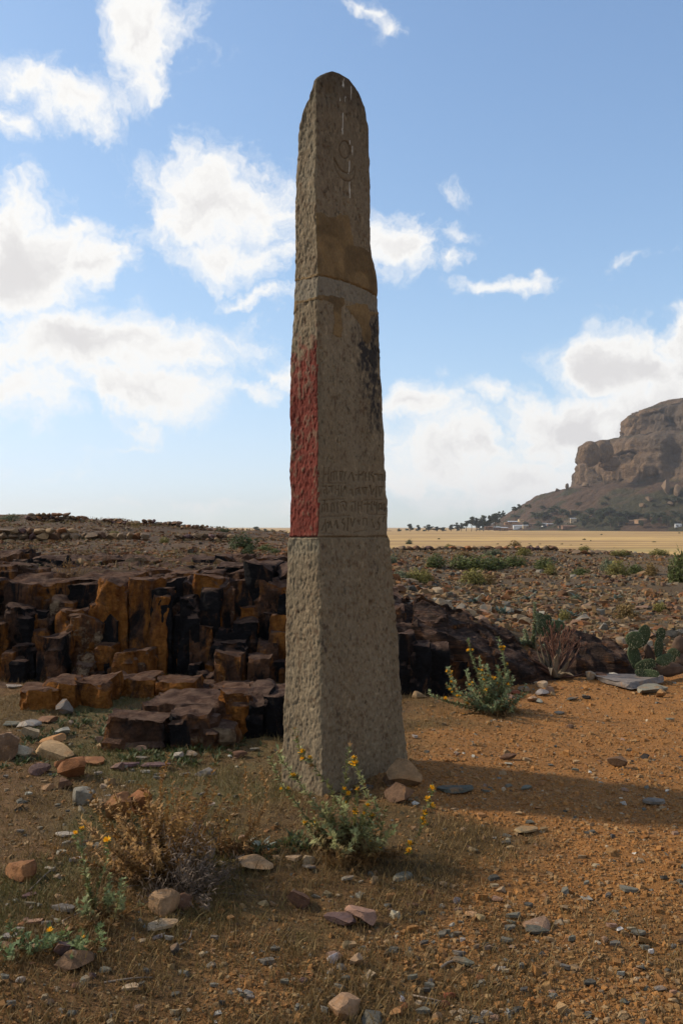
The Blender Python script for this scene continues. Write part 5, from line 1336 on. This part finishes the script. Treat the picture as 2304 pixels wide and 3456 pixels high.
for x, y, w, h, k in [(510,270,150,75,0),(420,262,110,66,0),(590,262,120,62,0),(285,250,95,62,0),(690,250,130,55,0),(490,335,110,72,1),(560,338,80,55,4),(180,330,110,68,1),(230,325,90,60,1),(110,315,80,45,2),(850,258,100,55,0),(880,285,60,45,1),(1040,295,85,40,0),(1230,300,105,78,1),(1180,270,70,60,2),(1320,285,75,45,0),(1400,290,60,60,4),
    (1550,330,110,150,0),(1270,510,95,80,4),(950,530,60,60,1),(1450,480,60,45,1),(1010,420,50,22,2),(330,150,70,32,1),(250,152,90,26,0),(360,158,60,24,1),(700,160,60,46,4),(740,190,70,40,1),(1060,172,60,30,1),(870,165,40,26,4),(800,150,34,20,0),(590,190,80,30,2),(440,200,90,30,4),(1500,185,90,30,1),(1440,190,90,30,1),(1250,190,90,26,1),(60,230,70,40,2)]:
    px, py = Z7(x, y)
    sw = 'broad' if w > 100 else ('middling' if w > 75 else 'small'); shrub(px, py, w / 1.531 * 1.15, h / 1.531 * 1.35, k, f'{sw} {KL[k]} rooted in the rubble field', f'{sw} {KL[k]}s in the rubble field')
Z67 = lambda x, y: (450 + x / 2.958, 1740 + y / 2.958)
shrub(*Z67(1090, 330), 92, 66, 3, 'big round deep green bush on the rubble terrace')
shrub(*Z67(1150, 385), 46, 42, 3, 'smaller bush growing at the foot of the big round bush')
for x, y, w, h, k, lb in [(1320,365,52,32,0,'leafy green bush at the end of the terrace wall'),(1420,375,40,20,0,'low green bush trailing from the terrace end'),(905,165,46,16,3,'dark bush on the ridge crest behind the big round bush'),(845,145,24,12,2,'grey bush on the ridge crest beside a ruined wall'),(310,275,36,24,1,'yellowish shrub on the terrace slope below the ruined walls'),(30,130,26,12,4,'dry golden grass clump under the ruined wall end'),(330,400,30,18,4,'straw-coloured tuft on the open terrace'),(40,380,26,14,1,'olive tuft on the open terrace')]:
    shrub(*Z67(x, y), w, h * 1.15, k, lb)
shrub(28, 1742, 70, 30, 2, 'thin grey-green bush on the skyline of the ridge', Y=35.0)
shrub(385, 1805, 34, 16, 1, 'small yellow-green shrub against the long terrace wall'); shrub(462, 1786, 40, 16, 4, 'dry golden shrub beside the sunlit wall corner', Y=35.6)
# blue-green rosettes
q2 = np.random.default_rng(900)
RM = [mesh_np('leaf_rosette', *rosette_mesh(np.random.default_rng(910 + j), 16, .14, .035, (.095, .125, .10), (.15, 1.0))[:3], True) for j in range(3)]
for m_ in RM: m_.materials.append(M['leaf'])
xr, yr = field_pts(900, 11.5, 45, (2.0, 40), 911)
for i in range(min(64, len(xr))):
    s = q2.uniform(.8, 1.6); e = obj('weed_rosette', RM[q2.integers(3)], None, None, (xr[i], yr[i], float(gz(xr[i], yr[i])) + .01), (0, 0, q2.uniform(0, 6.28)), (s, s, s))
    tag(e, 'small blue-green leaf rosette between the field stones', 'weed', 'blue-green rosettes in the rubble field')
# green weeds below the ledges
wx, wy = [], []
for px, py, sx_, sy_, n in ((600, 2525, 90, 16, 90), (480, 2530, 80, 22, 60), (300, 2440, 90, 30, 60), (100, 2500, 60, 30, 40), (740, 2530, 50, 14, 30), (80, 2560, 60, 20, 30), (250, 2420, 60, 16, 26), (660, 2560, 50, 10, 26), (900, 2880, 30, 14, 20), (1010, 2860, 30, 14, 24)):
    for k in range(n):
        P = at(px + q2.normal() * sx_, py + q2.normal() * sy_, 1); d = EYE * F / (py + q2.normal() * sy_ - HORIZON)
        wx.append(P[0] * d); wy.append(d)
wx, wy = np.array(wx), np.array(wy); WV, WF, WC, o0 = [], [], [], 0
for i in range(len(wx)):
    v, f, c = rosette_mesh(q2, 7, q2.uniform(.03, .07), .016, (.058, .074, .024), (.3, 1.3))
    WV.append(v + np.array((wx[i], wy[i], float(gz(wx[i], wy[i]))))); WF.append(f + o0); WC.append(c * q2.uniform(.7, 1.3)); o0 += len(v)
tag(obj('green_weeds', mesh_np('green_weeds', np.concatenate(WV), np.concatenate(WF), np.concatenate(WC), True), M['leaf']), 'low green weeds spreading below the rock ledges', 'weeds', kind='stuff')
# twigs on the ground
for i, (a, b, lb) in enumerate([((1485, 3272), (1600, 3276), 'dry twig lying across slate chips'), ((1390, 3365), (1500, 3392), 'short curved stick near red stone chips'), ((350, 3322), (515, 3308), 'long thin dry stick on the bare soil'), ((595, 3200), (648, 3148), 'forked twig poking up from the grass'), ((400, 3012), (470, 2995), 'grey twig beneath the dead thistle'), ((100, 3010), (190, 2930), 'bent root-like stick beside the rust brown boulder'), ((215, 3130), (275, 3085), 'pale twig left of the slender thistle')]):
    A_, B_ = hit(*a), hit(*b); A_[2] += .006; B_[2] += .010
    P = resample([A_, (A_ + B_) / 2 + np.array((q2.normal(0, .02), q2.normal(0, .03), .012)), B_], .03)
    V, Fq = tube(P, np.linspace(.006, .003, len(P)) * (.8 if i else 1))
    o = obj('twig', mesh_np('twig', V - A_, Fq, np.tile((.20, .155, .115), (len(V), 1)), True), M['stem'], None, A_); tag(o, lb, 'twig')
# ------------------------------------------------------------------ ruined walls on the ridge
SMALL = [stone_mesh(600 + i, False, ICO2) for i in range(8)]
def ruin(label, pts, ybot, Y, q, sz=.21, sunny=False):
    """pts: skyline pixels of the wall; ybot: pixel row of its foot"""
    t = np.array(pts, float)
    P0 = at(t[:, 0].mean(), ybot, Y); e = empty('ruined_wall', P0); tag(e, label, 'ruined wall', None)
    x0, x1 = at(t[0, 0], ybot, Y)[0], at(t[-1, 0], ybot, Y)[0]
    zb = min(P0[2], 9); n = 0
    z = zb - .15; row = 0
    while n < 290:
        hgt = sz * .62 * q.uniform(.85, 1.15); x = x0 + (row % 2) * sz * .5; any_ = False
        while x < x1 and n < 290:
            w = sz * q.uniform(.7, 1.5); pxm = CX + F * (x + w / 2) / Y
            ztop = at(pxm, np.interp(pxm, t[:, 0], t[:, 1]), Y)[2]
            gzz = float(gz(x, Y))
            if z < ztop - hgt * .3 and z + hgt > gzz - .1:
                o = obj('stone', SMALL[q.integers(8)], None, e, Vector((x + w / 2, Y + q.normal(0, .05), z)) - Vector(P0), (q.normal(0, .12), q.normal(0, .12), q.uniform(-.3, .3)), (w * 1.12, sz * 1.6, hgt * 1.25))
                c = np.array([SC['brown'], SC['tan'], SC['rust'], SC['purple'], (.17, .115, .07)][q.choice(5, p=(.3, .15, .15, .1, .3))]) * q.uniform(.75, 1.15); o.color = (*c, 1); n += 1
            any_ = any_ or z < ztop; x += w
        z += hgt; row += 1
        if not any_: break
    # rubble core fills the wall
    xs_ = np.linspace(x0 + .05, x1 - .05, 40); zt_ = np.array([at(p, np.interp(p, t[:, 0], t[:, 1]), Y)[2] for p in CX + F * xs_ / Y]) - .08
    V = np.concatenate([np.stack([xs_, np.full(40, Y + .05), np.full(40, zb - .6)], -1), np.stack([xs_, np.full(40, Y + .05), zt_], -1), np.stack([xs_, np.full(40, Y + .5), zt_], -1), np.stack([xs_, np.full(40, Y + .6), np.full(40, zb - .6)], -1)])
    obj('core', mesh_np('core', V - P0, grid_faces(4, 40)[:, ::-1], np.tile((.10, .065, .04), (160, 1))), M['gravel'], e)
q = np.random.default_rng(1200)
ruin('ruined dark stone wall along the top of the ridge', [(88,1737),(110,1733),(180,1737),(262,1741),(264,1748),(302,1751),(304,1757)], 1762, 35.5, q)
ruin('low heap of collapsed wall between two ruined walls on the ridge', [(300,1758),(322,1754),(336,1760)], 1766, 35.5, q, .22)
ruin('rounded ruined wall stub with grass at its foot', [(335,1764),(360,1754),(378,1752),(400,1761),(430,1761),(448,1757),(468,1762)], 1780, 36, q)
ruin('ruined wall corner whose end catches the sun', [(472,1757),(500,1756),(520,1760),(556,1766)], 1786, 36, q)
ruin('long sagging ruined wall running down to the bushes', [(546,1775),(578,1762),(600,1766),(640,1776),(690,1779),(720,1786),(775,1796)], 1803, 36.5, q)
ruin('long terrace retaining wall of small brown stones', [(-20,1788),(60,1786),(140,1790),(220,1796),(300,1800),(400,1806),(482,1812)], 1824, 27.2, q, .27)
ruin('short terrace wall beside the big round bush', [(590,1804),(640,1804),(700,1808),(778,1813)], 1828, 27.4, q, .22)
ruin('tumbled stone wall foundation at the far edge of the rubble field', [(1330,1846),(1420,1850),(1500,1849),(1580,1851),(1640,1848),(1720,1846),(1800,1847),(1850,1852),(1890,1858)], 1866, 55, q, .42)
ruin('low remnant of stone wall at the field edge near the grass', [(1920,1857),(1960,1858),(2050,1864),(2120,1866)], 1876, 46, q, .34)

# ------------------------------------------------------------------ the plain
def mat_plain():
    m = NT('dry_plain'); p = m.pos((.0035, .02, 1)); p2 = m.pos()
    c = m.mix(m.ramp(m.noise(p, 1.6, 5, .6), .36, .64), (.26, .155, .060), (.48, .31, .112))
    c = m.mix(m.math('MULTIPLY', m.ramp(m.noise(m.pos((.002, .03, 1)), 2.3, 4, .6), .55, .66), .6), c, (.22, .13, .06))
    c = val_tint(m, c, p2, .82, 1.15, .15, 5)
    g = m.ramp(m.noise(m.pos((.02, .02, 1)), 1, 3), .5, .62)
    sy = m.n('ShaderNodeSeparateXYZ'); m.t.links.new(m.pos(), sy.inputs[0])
    nearf = m.ramp(sy.outputs[1], 210, 120)
    c = m.mix(m.math('MULTIPLY', m.math('MULTIPLY', g, nearf), .8), c, (.21, .20, .06))
    return m.fin(c, .95, m.bump(m.noise(p2, .6, 5), .4, .3))
xs = axis(-3500, -400, 600, 3500, 25, 1.2); ys = axis(40, 60, 900, 4500, 20, 1.2)
PXg, PYg = np.meshgrid(xs, ys)
PZ = -3.2 + .35 * fbm(PXg * .01, PYg * .01, seed=140) - .8 * sstep(60, 45, PYg)
tag(obj('plain', mesh_np('plain', np.stack([PXg, PYg, PZ], -1).reshape(-1, 3), grid_faces(len(ys), len(xs)), None, True), mat_plain()), kind='structure')

# ------------------------------------------------------------------ the mesa
MC = at(2500, 1778, 1180); MC[2] = -3.2
prof = np.array([(1560,1797),(1640,1787),(1700,1764),(1730,1742),(1770,1716),(1810,1690),(1850,1666),(1880,1656),(1915,1650),(1948,1643),(1960,1625),(1961,1598),(1966,1570),(1977,1556),(1968,1542),(1970,1522),(1983,1502),(2000,1491),(2040,1494),(2086,1503),(2104,1491),(2110,1468),(2124,1442),(2121,1424),(2133,1402),(2146,1391),(2200,1376),(2260,1356),(2310,1347),(2400,1340),(2500,1338)], float)
pr = (2500 - prof[:, 0]) / F * MC[1]; pz = EYE + (HORIZON - prof[:, 1]) / F * MC[1]
seg_l = np.concatenate([[0], np.cumsum(np.hypot(np.diff(pr), np.diff(pz)))])
ns = 300; s = np.linspace(0, seg_l[-1], ns)
R_, Z_ = np.interp(s, seg_l, pr), np.interp(s, seg_l, pz)
th = np.linspace(0, 2 * math.pi, 620, endpoint=False)
TH, RR = np.meshgrid(th, R_); ZZ = np.broadcast_to(Z_[:, None], RR.shape)
ux, uy = np.cos(TH), np.sin(TH)
side = sstep(.25, .9, -ux)                               # keep the left outline as traced
cliffm = sstep(56, 66, ZZ)
big = fbm(ux * 2.2 + 5, uy * 2.2, ZZ * .004, seed=150, octv=3)
Rm = RR * (1 + (.16 * big * (1 - side * .85)) * np.where(ZZ > 150, .6, 1))
flute = np.abs(fbm(ux * 7 + 2, uy * 7, ZZ * .006, seed=151, octv=3))
flute2 = np.abs(fbm(ux * 19, uy * 19, ZZ * .012, seed=152, octv=3))
X3, Y3 = ux * Rm, uy * Rm
lump = fbm(X3 * .016, Y3 * .016, ZZ * .022, seed=153, octv=5, rough=.5)
strat = fbm(X3 * .004, Y3 * .004, ZZ * .07, seed=154, octv=3)
crack = np.exp(-(vnoise(X3 * .02 + 3 * lump, Y3 * .02, ZZ * .009, seed=155) / .10) ** 2)
mid = fbm(X3 * .06, Y3 * .06, ZZ * .05, seed=158, octv=4, rough=.6)
talus = fbm(X3 * .05, Y3 * .05, ZZ * .05, seed=156, octv=5, rough=.6)
amp_s = 1 - .5 * side * 1.0
dR = cliffm * amp_s * (11 * lump - 22 * (flute - .3) - 9 * (flute2 - .3) + 6 * strat - 13 * crack + 5 * mid) + (1 - cliffm) * (5 * talus + 5 * big * 2) * amp_s
Rm = np.maximum(Rm + dR * np.clip(RR / 90, 0, 1), 0)
ZZ2 = ZZ + cliffm * amp_s * (4 * lump + 3 * strat) + (1 - cliffm) * 2.5 * talus * sstep(-3, 6, ZZ)
ZZ2 = ZZ2 + (sstep(-3, 30, ZZ) * (1 - sstep(50, 62, ZZ))) * (fbm(ux * 3, uy * 3, seed=157) * 7) * (1 - side)
MV = np.stack([ux * Rm, uy * Rm, ZZ2 - MC[2] - .5 + 0 * Rm], -1).reshape(-1, 3)
tanr, greyr, darkr, tal, grn = np.array((.175, .112, .066)), np.array((.105, .077, .056)), np.array((.028, .021, .018)), np.array((.085, .050, .030)), np.array((.034, .040, .018))
k1 = sstep(-.4, .5, fbm(X3 * .012, Y3 * .012, ZZ * .02, seed=160, octv=4))[..., None]
Cm = tanr * k1 + greyr * (1 - k1)
str_ = sstep(.1, .7, fbm(ux * 30, uy * 30, ZZ * .006, seed=161, octv=3))[..., None]; Cm = Cm * (1 - .5 * str_) + darkr * .5 * str_
Cm = Cm * (1 - .8 * crack[..., None]) + darkr * .8 * crack[..., None]
ledge_ = sstep(.25, .7, fbm(X3 * .03, Y3 * .03, ZZ * .05, seed=163, octv=3))[..., None]
slope_flat = np.abs(np.gradient(Rm, axis=0)) > np.abs(np.gradient(ZZ2, axis=0)) * 1.5
Cm = np.where((slope_flat & (cliffm > .5))[..., None], Cm * (1 - .6 * ledge_) + grn * .6 * ledge_, Cm)
Ct = tal * (1 + .3 * talus)[..., None]
gt = (sstep(-.05, .45, fbm(X3 * .03, Y3 * .03, ZZ * .03, seed=162, octv=4) + sstep(42, 8, ZZ) * .25 - .1))[..., None]
Ct = Ct * (1 - .75 * gt) + grn * .75 * gt
Cm = Cm * cliffm[..., None] + Ct * (1 - cliffm[..., None])
def mat_mesa():
    m = NT('mesa_rock'); p = m.pos()
    c = val_tint(m, m.attr(), p, .65, 1.3, .12, 6, .65)
    c = val_tint(m, c, m.pos((1, 1, .3)), .75, 1.2, .5, 4, .6)
    b = m.bump(m.noise(p, .10, 7, .66), 1.0, 12.0)
    return m.fin(c, .95, b)
mesa = obj('mesa_hill', mesh_np('mesa_hill', MV, grid_faces(ns, len(th), True), Cm.reshape(-1, 3), True), mat_mesa(), None, MC)
tag(mesa, kind='structure')
from mathutils.bvhtree import BVHTree
bvh = BVHTree.FromPolygons([tuple(v) for v in (MV + MC)], [tuple(f) for f in grid_faces(ns, len(th), True)])
def far_hit(px, py, Y=None):
    """where a pixel's ray meets the hill or the plain"""
    r = Vector(ray(px, py)).normalized()
    loc, *_ = bvh.ray_cast(Vector((0, 0, EYE)), r, 4000)
    t = (-3.2 - EYE) / r.z if r.z < -1e-6 else 1e9
    if loc is not None and (loc - Vector((0, 0, EYE))).length < t: return np.array(loc)
    if t < 3000: return np.array((0, 0, EYE)) + np.array(r) * t
    return None

# boulders on the hill
q = np.random.default_rng(1400)
ICO5 = ico(5)
for px, py, w, h, lb in [(1991,1566,58,80,'overhanging head-shaped boulder crowning the left end of the cliff'),(2032,1550,56,58,'broad rock mass beside the head-shaped boulder'),(2055,1585,70,50,'rounded rock shelf between the boulders and the summit cliff')]:
    P = at(px, py, MC[1] - 150 + (px - 1991) * .4); k = P[1] / F
    V = ICO5[0] * np.array((w * k * .5, w * k * .45, h * k * .5)); V = V + vert_normals(V, ICO5[1]) * (5.5 * fbm(V[:, 0] * .05 + px, V[:, 1] * .05, V[:, 2] * .04, seed=3, octv=5) - 3.0 * np.exp(-(vnoise(V[:, 0] * .05 + px, V[:, 1] * .05, V[:, 2] * .02, seed=9) / .1) ** 2))[:, None]
    cb_ = tanr * (1 + .25 * fbm(V[:, 0] * .06, V[:, 1] * .06, V[:, 2] * .03, seed=5))[:, None]
    o = obj('boulder', mesh_np('boulder', V, ICO5[1], cb_, True), mesa.data.materials[0], None, P + np.array((0, 0, h * k * .42))); tag(o, lb, 'boulder')
for px, py, w, h, lb in [(1912,1652,12,20,'thin standing rock pillar on the hill shoulder'),(1880,1657,16,9,'rounded boulder on the hill shoulder'),(1975,1645,26,16,'boulder wedged under the overhanging cliff'),(2245,1662,34,44,'pair of rounded boulders at the cliff foot'),(2285,1672,28,38,'leaning boulder at the foot of the cliff'),(2190,1690,22,14,'small tan boulder on the scree'),(2165,1712,24,14,'tan boulder sitting on the scree slope'),(2260,1705,22,14,'grey boulder sitting on the scree slope')]:
    P = far_hit(px, py)
    if P is None: P = at(px, py, MC[1] - 30)
    k = P[1] / F
    o = obj('boulder', BOULD[q.integers(16)], None, None, (P[0], P[1], P[2] - h * k * .2), (0, 0, q.uniform(0, 6)), (w * k, w * k * .9, h * k * 1.25)); o.color = (.15, .105, .068, 1); tag(o, lb, 'boulder')

# ------------------------------------------------------------------ village
def mat_plain_col(name, c, rough=.9, lo=.8, hi=1.15, scale=.8):
    m = NT(name); return m.fin(val_tint(m, c, m.pos(), lo, hi, scale), rough)
M['mudwall'] = mat_plain_col('mud_wall', (.24, .15, .09)); M['creamwall'] = mat_plain_col('cream_wall', (.42, .33, .22)); M['whitewall'] = mat_plain_col('white_wall', (.55, .56, .56)); M['brownwall'] = mat_plain_col('brown_wall', (.17, .10, .065))
M['tin'] = mat_plain_col('tin_roof', (.42, .45, .48), .45); M['rusttin'] = mat_plain_col('rusty_roof', (.20, .11, .07), .7); M['mudroof'] = mat_plain_col('mud_roof', (.22, .145, .09)); M['opening'] = mat_plain_col('dark_wood', (.05, .035, .025))
def boxmesh(name, sx, sy, sz, top=1.0):
    V = CUBE * np.array((sx, sy, sz)) + np.array((0, 0, sz / 2)); V[4:, :2] *= top
    return mesh_np(name, V, CUBEF)
HOUSES = []
def house(px, py, w, h, wall, roof, label, mono=True, Y=None):
    HOUSES.append((px, py, ' '.join(label.split()[:6]) if len(label.split()) > 6 else label))
    P = far_hit(px, py) if Y is None else at(px, py, Y)
    if P is None or P[1] > 1080: P = at(px, py, 930)
    k = P[1] / F; W, Hh = w * k, h * k; Dp = max(W * .55, 4)
    e = empty('village_house', (P[0], P[1] + Dp / 2, P[2] - .6), q.uniform(-.35, .35)); tag(e, label, 'house')
    obj('wall', boxmesh('wall', W, Dp, Hh + .6), M[wall], e)
    rf = obj('roof', boxmesh('roof', W * 1.06, Dp * 1.1, .28), M[roof], e, (0, 0, Hh + .62), (math.radians(7) if mono else 0, 0, 0))
    obj('door', boxmesh('door', 1.0, .12, 1.9), M['opening'], e, (W * q.uniform(-.25, .25), -Dp / 2 - .02, .6))
    for s in (-1, 1):
        obj('window', boxmesh('window', .9, .12, .8), M['opening'], e, (W * .36 * s, -Dp / 2 - .02, 1.7))
Z8 = lambda x, y: (1600 + x / 2.227, 1640 + y / 2.227)
for x, y, w, h, wl, rf, lb in [(330,325,70,26,'whitewall','tin','white house with pale blue tin roof in the village'),(385,318,40,22,'creamwall','tin','small cream house beside the pale blue roofed house'),(530,304,42,22,'whitewall','tin','plain white box-shaped house standing alone in the village'),(700,290,52,24,'creamwall','mudroof','cream two-part house below the hill path'),(745,278,44,34,'creamwall','tin','taller cream house with tin roof behind the two-part house'),
    (720,322,110,20,'brownwall','rusttin','long low brown house at the edge of the plain'),(290,282,70,14,'mudwall','tin','mud house with grey roof on the village slope'),(250,290,44,14,'mudwall','rusttin','small mud house below the lone tree'),(170,332,48,22,'brownwall','tin','brown house with tin roof at the village edge'),(222,334,60,20,'mudwall','tin','mud house with light roof between two brown houses'),(110,326,60,18,'brownwall','rusttin','low brown house nearest the eucalyptus row'),
    (265,336,46,16,'brownwall','rusttin','low rusty-roofed brown house in front of the white house'),(350,268,36,16,'creamwall','mudroof','small cream hut high on the village slope'),(440,300,50,18,'mudwall','rusttin','mud house with rusty roof among trees'),(570,300,44,14,'brownwall','tin','low brown shed beside the white box-shaped house'),(1180,284,70,24,'mudwall','mudroof','ruined mud-walled compound at the foot of the scree'),(1270,280,100,24,'mudwall','mudroof','long mud-walled compound with flat roof'),(1535,308,46,20,'whitewall','tin','grey block house at the edge of the plain under the cliff'),
    (860,240,50,14,'mudwall','mudroof','mud hut on the slope beside the dark trees'),(790,196,120,12,'brownwall','mudroof','long terrace house built across the slope'),(650,316,40,14,'mudwall','rusttin','little mud shed beside the long low brown house')]:
    house(*Z8(x, y), w / 2.227, h / 2.227, wl, rf, lb)
house(1312, 1801, 16, 9, 'brownwall', 'mudroof', 'lone far brown house on the horizon of the plain', Y=900)
house(953, 1803, 22, 12, 'brownwall', 'mudroof', 'far brown house on the horizon left of the stele', Y=900)

# ------------------------------------------------------------------ trees
def tree_meshes(seed, kind):
    """unit-height tree: trunk with limbs, crown of leaf clumps"""
    q = np.random.default_rng(seed); TV, TF, o0 = [], [], 0
    def add(P, R):
        nonlocal o0
        v, f = tube(P, R, 5); TV.append(v); TF.append(f + o0); o0 += len(v)
    lean = q.normal(0, .03, 2)
    top = np.array((lean[0], lean[1], .8 if kind == 0 else .55))
    add([np.zeros(3), top * .5 + np.array((q.normal(0, .02), 0, 0)), top], [.028, .02, .008])
    cl = []
    for k in range(15 if kind == 0 else 14):
        a = q.uniform(0, 6.283); z0 = q.uniform(.2, .7) if kind == 0 else q.uniform(.15, .5)
        z1 = q.uniform(.26, .97) if kind == 0 else q.uniform(.28, .92); r = (q.uniform(.05, .26) * (1.25 - z1 * .6)) if kind == 0 else q.uniform(.1, .42) * (1.15 - .5 * z1)
        p1 = np.array((math.cos(a) * r, math.sin(a) * r, max(z1, z0 + .06))); p0 = top * z0 / top[2]
        add([p0, (p0 + p1) / 2 + np.array((0, 0, -.01)), p1], [.011, .008, .004]); cl.append(p1)
    cl.append(top + np.array((0, 0, .12)))
    P = []
    for c in cl:
        n = 46 if kind == 0 else 60; rad = q.uniform(.07, .13) if kind == 0 else q.uniform(.09, .16)
        d = q.normal(size=(n, 3)); d /= np.linalg.norm(d, axis=1, keepdims=True); P.append(c + d * (q.random((n, 1)) ** .5) * rad * np.array((1.15, 1.15, .8)))
    P = np.concatenate(P); n = len(P)
    T = q.normal(size=(n, 3)); T /= np.linalg.norm(T, axis=1, keepdims=True)
    V, F3 = leaf_fan(P, T, q.uniform(.05, .11, n), q.uniform(.022, .045, n), q)
    c = np.array((.062, .072, .042)) if kind == 0 else np.array((.055, .066, .032))
    crown = mesh_np('crown', V, F3, np.repeat(c * q.uniform(.65, 1.3, (n, 1)), 7, 0)); crown.materials.append(M['leaf'])
    tr = mesh_np('trunk', np.concatenate(TV), np.concatenate(TF), np.tile((.13, .095, .07), (o0, 1)), True); tr.materials.append(M['stem'])
    return tr, crown
TREES = {k: [tree_meshes(1500 + 20 * k + j, k) for j in range(4)] for k in (0, 1)}
def tree(px, py, w, h, kind, label, group, Y=None):
    P = None if Y is not None else far_hit(px, py)
    if P is None or P[1] > 1150: P = at(px, py, Y or 880)
    k = P[1] / F
    e = empty('eucalyptus_tree' if kind == 0 else 'bushy_tree', (P[0], P[1], P[2] - .3), q.uniform(0, 6.28)); tag(e, label, 'tree', group)
    base_w = .62 if kind == 0 else .95
    e.scale = (w * k / base_w, w * k / base_w, h * k * 1.02)
    t, c = TREES[kind][q.integers(4)]
    obj('trunk', t, None, e); obj('crown', c, None, e)['kind'] = 'stuff'
EU, BU = 'eucalyptus tree on the low rise left of the village', 'bushy dark green tree at the foot of the hill'
for px, py, w, h in [(1383,1801,20,26),(1347,1801,14,14),(1412,1800,14,22),(1445,1798,26,22),(1475,1797,22,16),(1492,1797,20,14),(1520,1796,18,20),(1540,1796,16,26),(1556,1795,16,24),(1572,1795,22,30),(1590,1794,22,40),(1606,1793,20,36),(1618,1792,16,28),(1630,1792,26,42),(1655,1788,24,38),(1668,1784,30,40),(1648,1790,26,26)]:
    tree(px, py, w * 1.35, h * 1.25, 0, EU, 'eucalyptus trees left of the village', 880)
for x, y, w, h, lb in [(185,262,36,60,'tall eucalyptus with two crowns above the village roofs'),(215,250,26,56,'slim eucalyptus with bare trunk above the village'),(150,290,46,66,'leafy eucalyptus at the start of the hill slope'),(300,215,42,52,'lone round-topped tree on the bare hill shoulder'),(340,190,34,46,'second tree standing on the bare hill shoulder')]:
    px, py = Z8(x, y); tree(px, py, w / 2.227 * 1.3, h / 2.227 * 1.15, 0, lb, None)
for x, y, w, h in [(620,318,66,66),(490,320,60,46),(815,322,40,56),(1020,318,44,72),(1050,322,26,40),(900,310,60,50),(950,300,70,90),(1080,300,60,60),(1120,300,56,56),(830,270,70,46),(1255,318,34,44),(1350,316,40,66),(1360,270,60,60),(1450,300,56,66),(1490,312,40,50),(1555,280,50,50),(590,220,70,50),(660,230,60,50),(700,240,50,40),(510,260,80,44),(450,250,60,40),(540,240,60,40),(880,230,80,50),(960,230,90,56),(1010,220,70,44),(1150,250,80,46),(1080,240,80,40),(1220,240,70,40),(400,170,40,26),(510,180,40,24),(780,150,40,22),(990,105,30,20),(975,150,40,24),(1350,160,36,24),(1520,130,70,44),(1440,120,50,30),(310,250,60,30),(760,220,60,30),(1300,270,50,50),(1420,250,60,40),(1500,240,70,40),(380,300,50,24),(60,330,50,56),(20,335,60,60),(95,318,40,44)]:
    px, py = Z8(x, y)
    hn = min(HOUSES, key=lambda t: (t[0] - px) ** 2 + (t[1] - py) ** 2)[2]
    sw = 'tall' if h > 54 else ('small' if h < 36 else 'bushy')
    tree(px, py, w / 2.227 * 1.5, h / 2.227 * 1.4, 1, f'{sw} dark green tree near the {hn}', f'{sw} trees near the {hn}')
for px, py, w, h in [(868,1808,34,30),(897,1808,26,24),(918,1808,24,22),(886,1808,20,16)]:
    tree(px, py, w, h, 0, 'far eucalyptus tree on the horizon beside the big round bush', 'far eucalyptus trees left of the stele', 700)
# scattered bushes on the plain
for px, py, w, h in [(1380,1838,24,20),(1480,1820,9,5),(1715,1846,14,9),(1788,1848,14,12),(1970,1822,12,6),(1992,1826,6,4),(2028,1805,8,4),(1678,1838,10,5),(1895,1838,10,5),(1925,1842,10,5),(1960,1840,8,6),(2080,1786,24,5),(2205,1830,14,4),(2070,1852,12,5),(1820,1838,12,4),(1785,1836,10,3),(2290,1800,8,4)]:
    P = far_hit(px, py)
    if P is None: continue
    k = P[1] / F; e = empty('shrub', (P[0], P[1], P[2])); e.scale = (w * k, w * k, h * k); tag(e, 'tiny round bush dotting the golden plain', 'shrub', 'bushes on the plain')
    f, t = SHR[3][q.integers(2)]; obj('foliage', f, None, e)['kind'] = 'stuff'; obj('stems', t, None, e)

# ------------------------------------------------------------------ haze in the air
def haze():
    lo = np.array((-6000., -200., -7.0)); hi = np.array((6000., 8000., 240.0))
    V = (CUBE + .5) * (hi - lo) + lo
    m = bpy.data.materials.new('haze_air'); m.use_nodes = True; t = m.node_tree; t.nodes.clear()
    o = t.nodes.new('ShaderNodeOutputMaterial'); v = t.nodes.new('ShaderNodeVolumePrincipled')
    v.inputs['Color'].default_value = (.93, .95, 1.0, 1); v.inputs['Density'].default_value = HAZE; v.inputs['Anisotropy'].default_value = .3
    t.links.new(v.outputs[0], o.inputs['Volume'])
    tag(obj('haze', mesh_np('haze', V, CUBEF), m), 'thin pale haze in the air over the plain', 'haze', kind='stuff')
HAZE = .00010
haze()
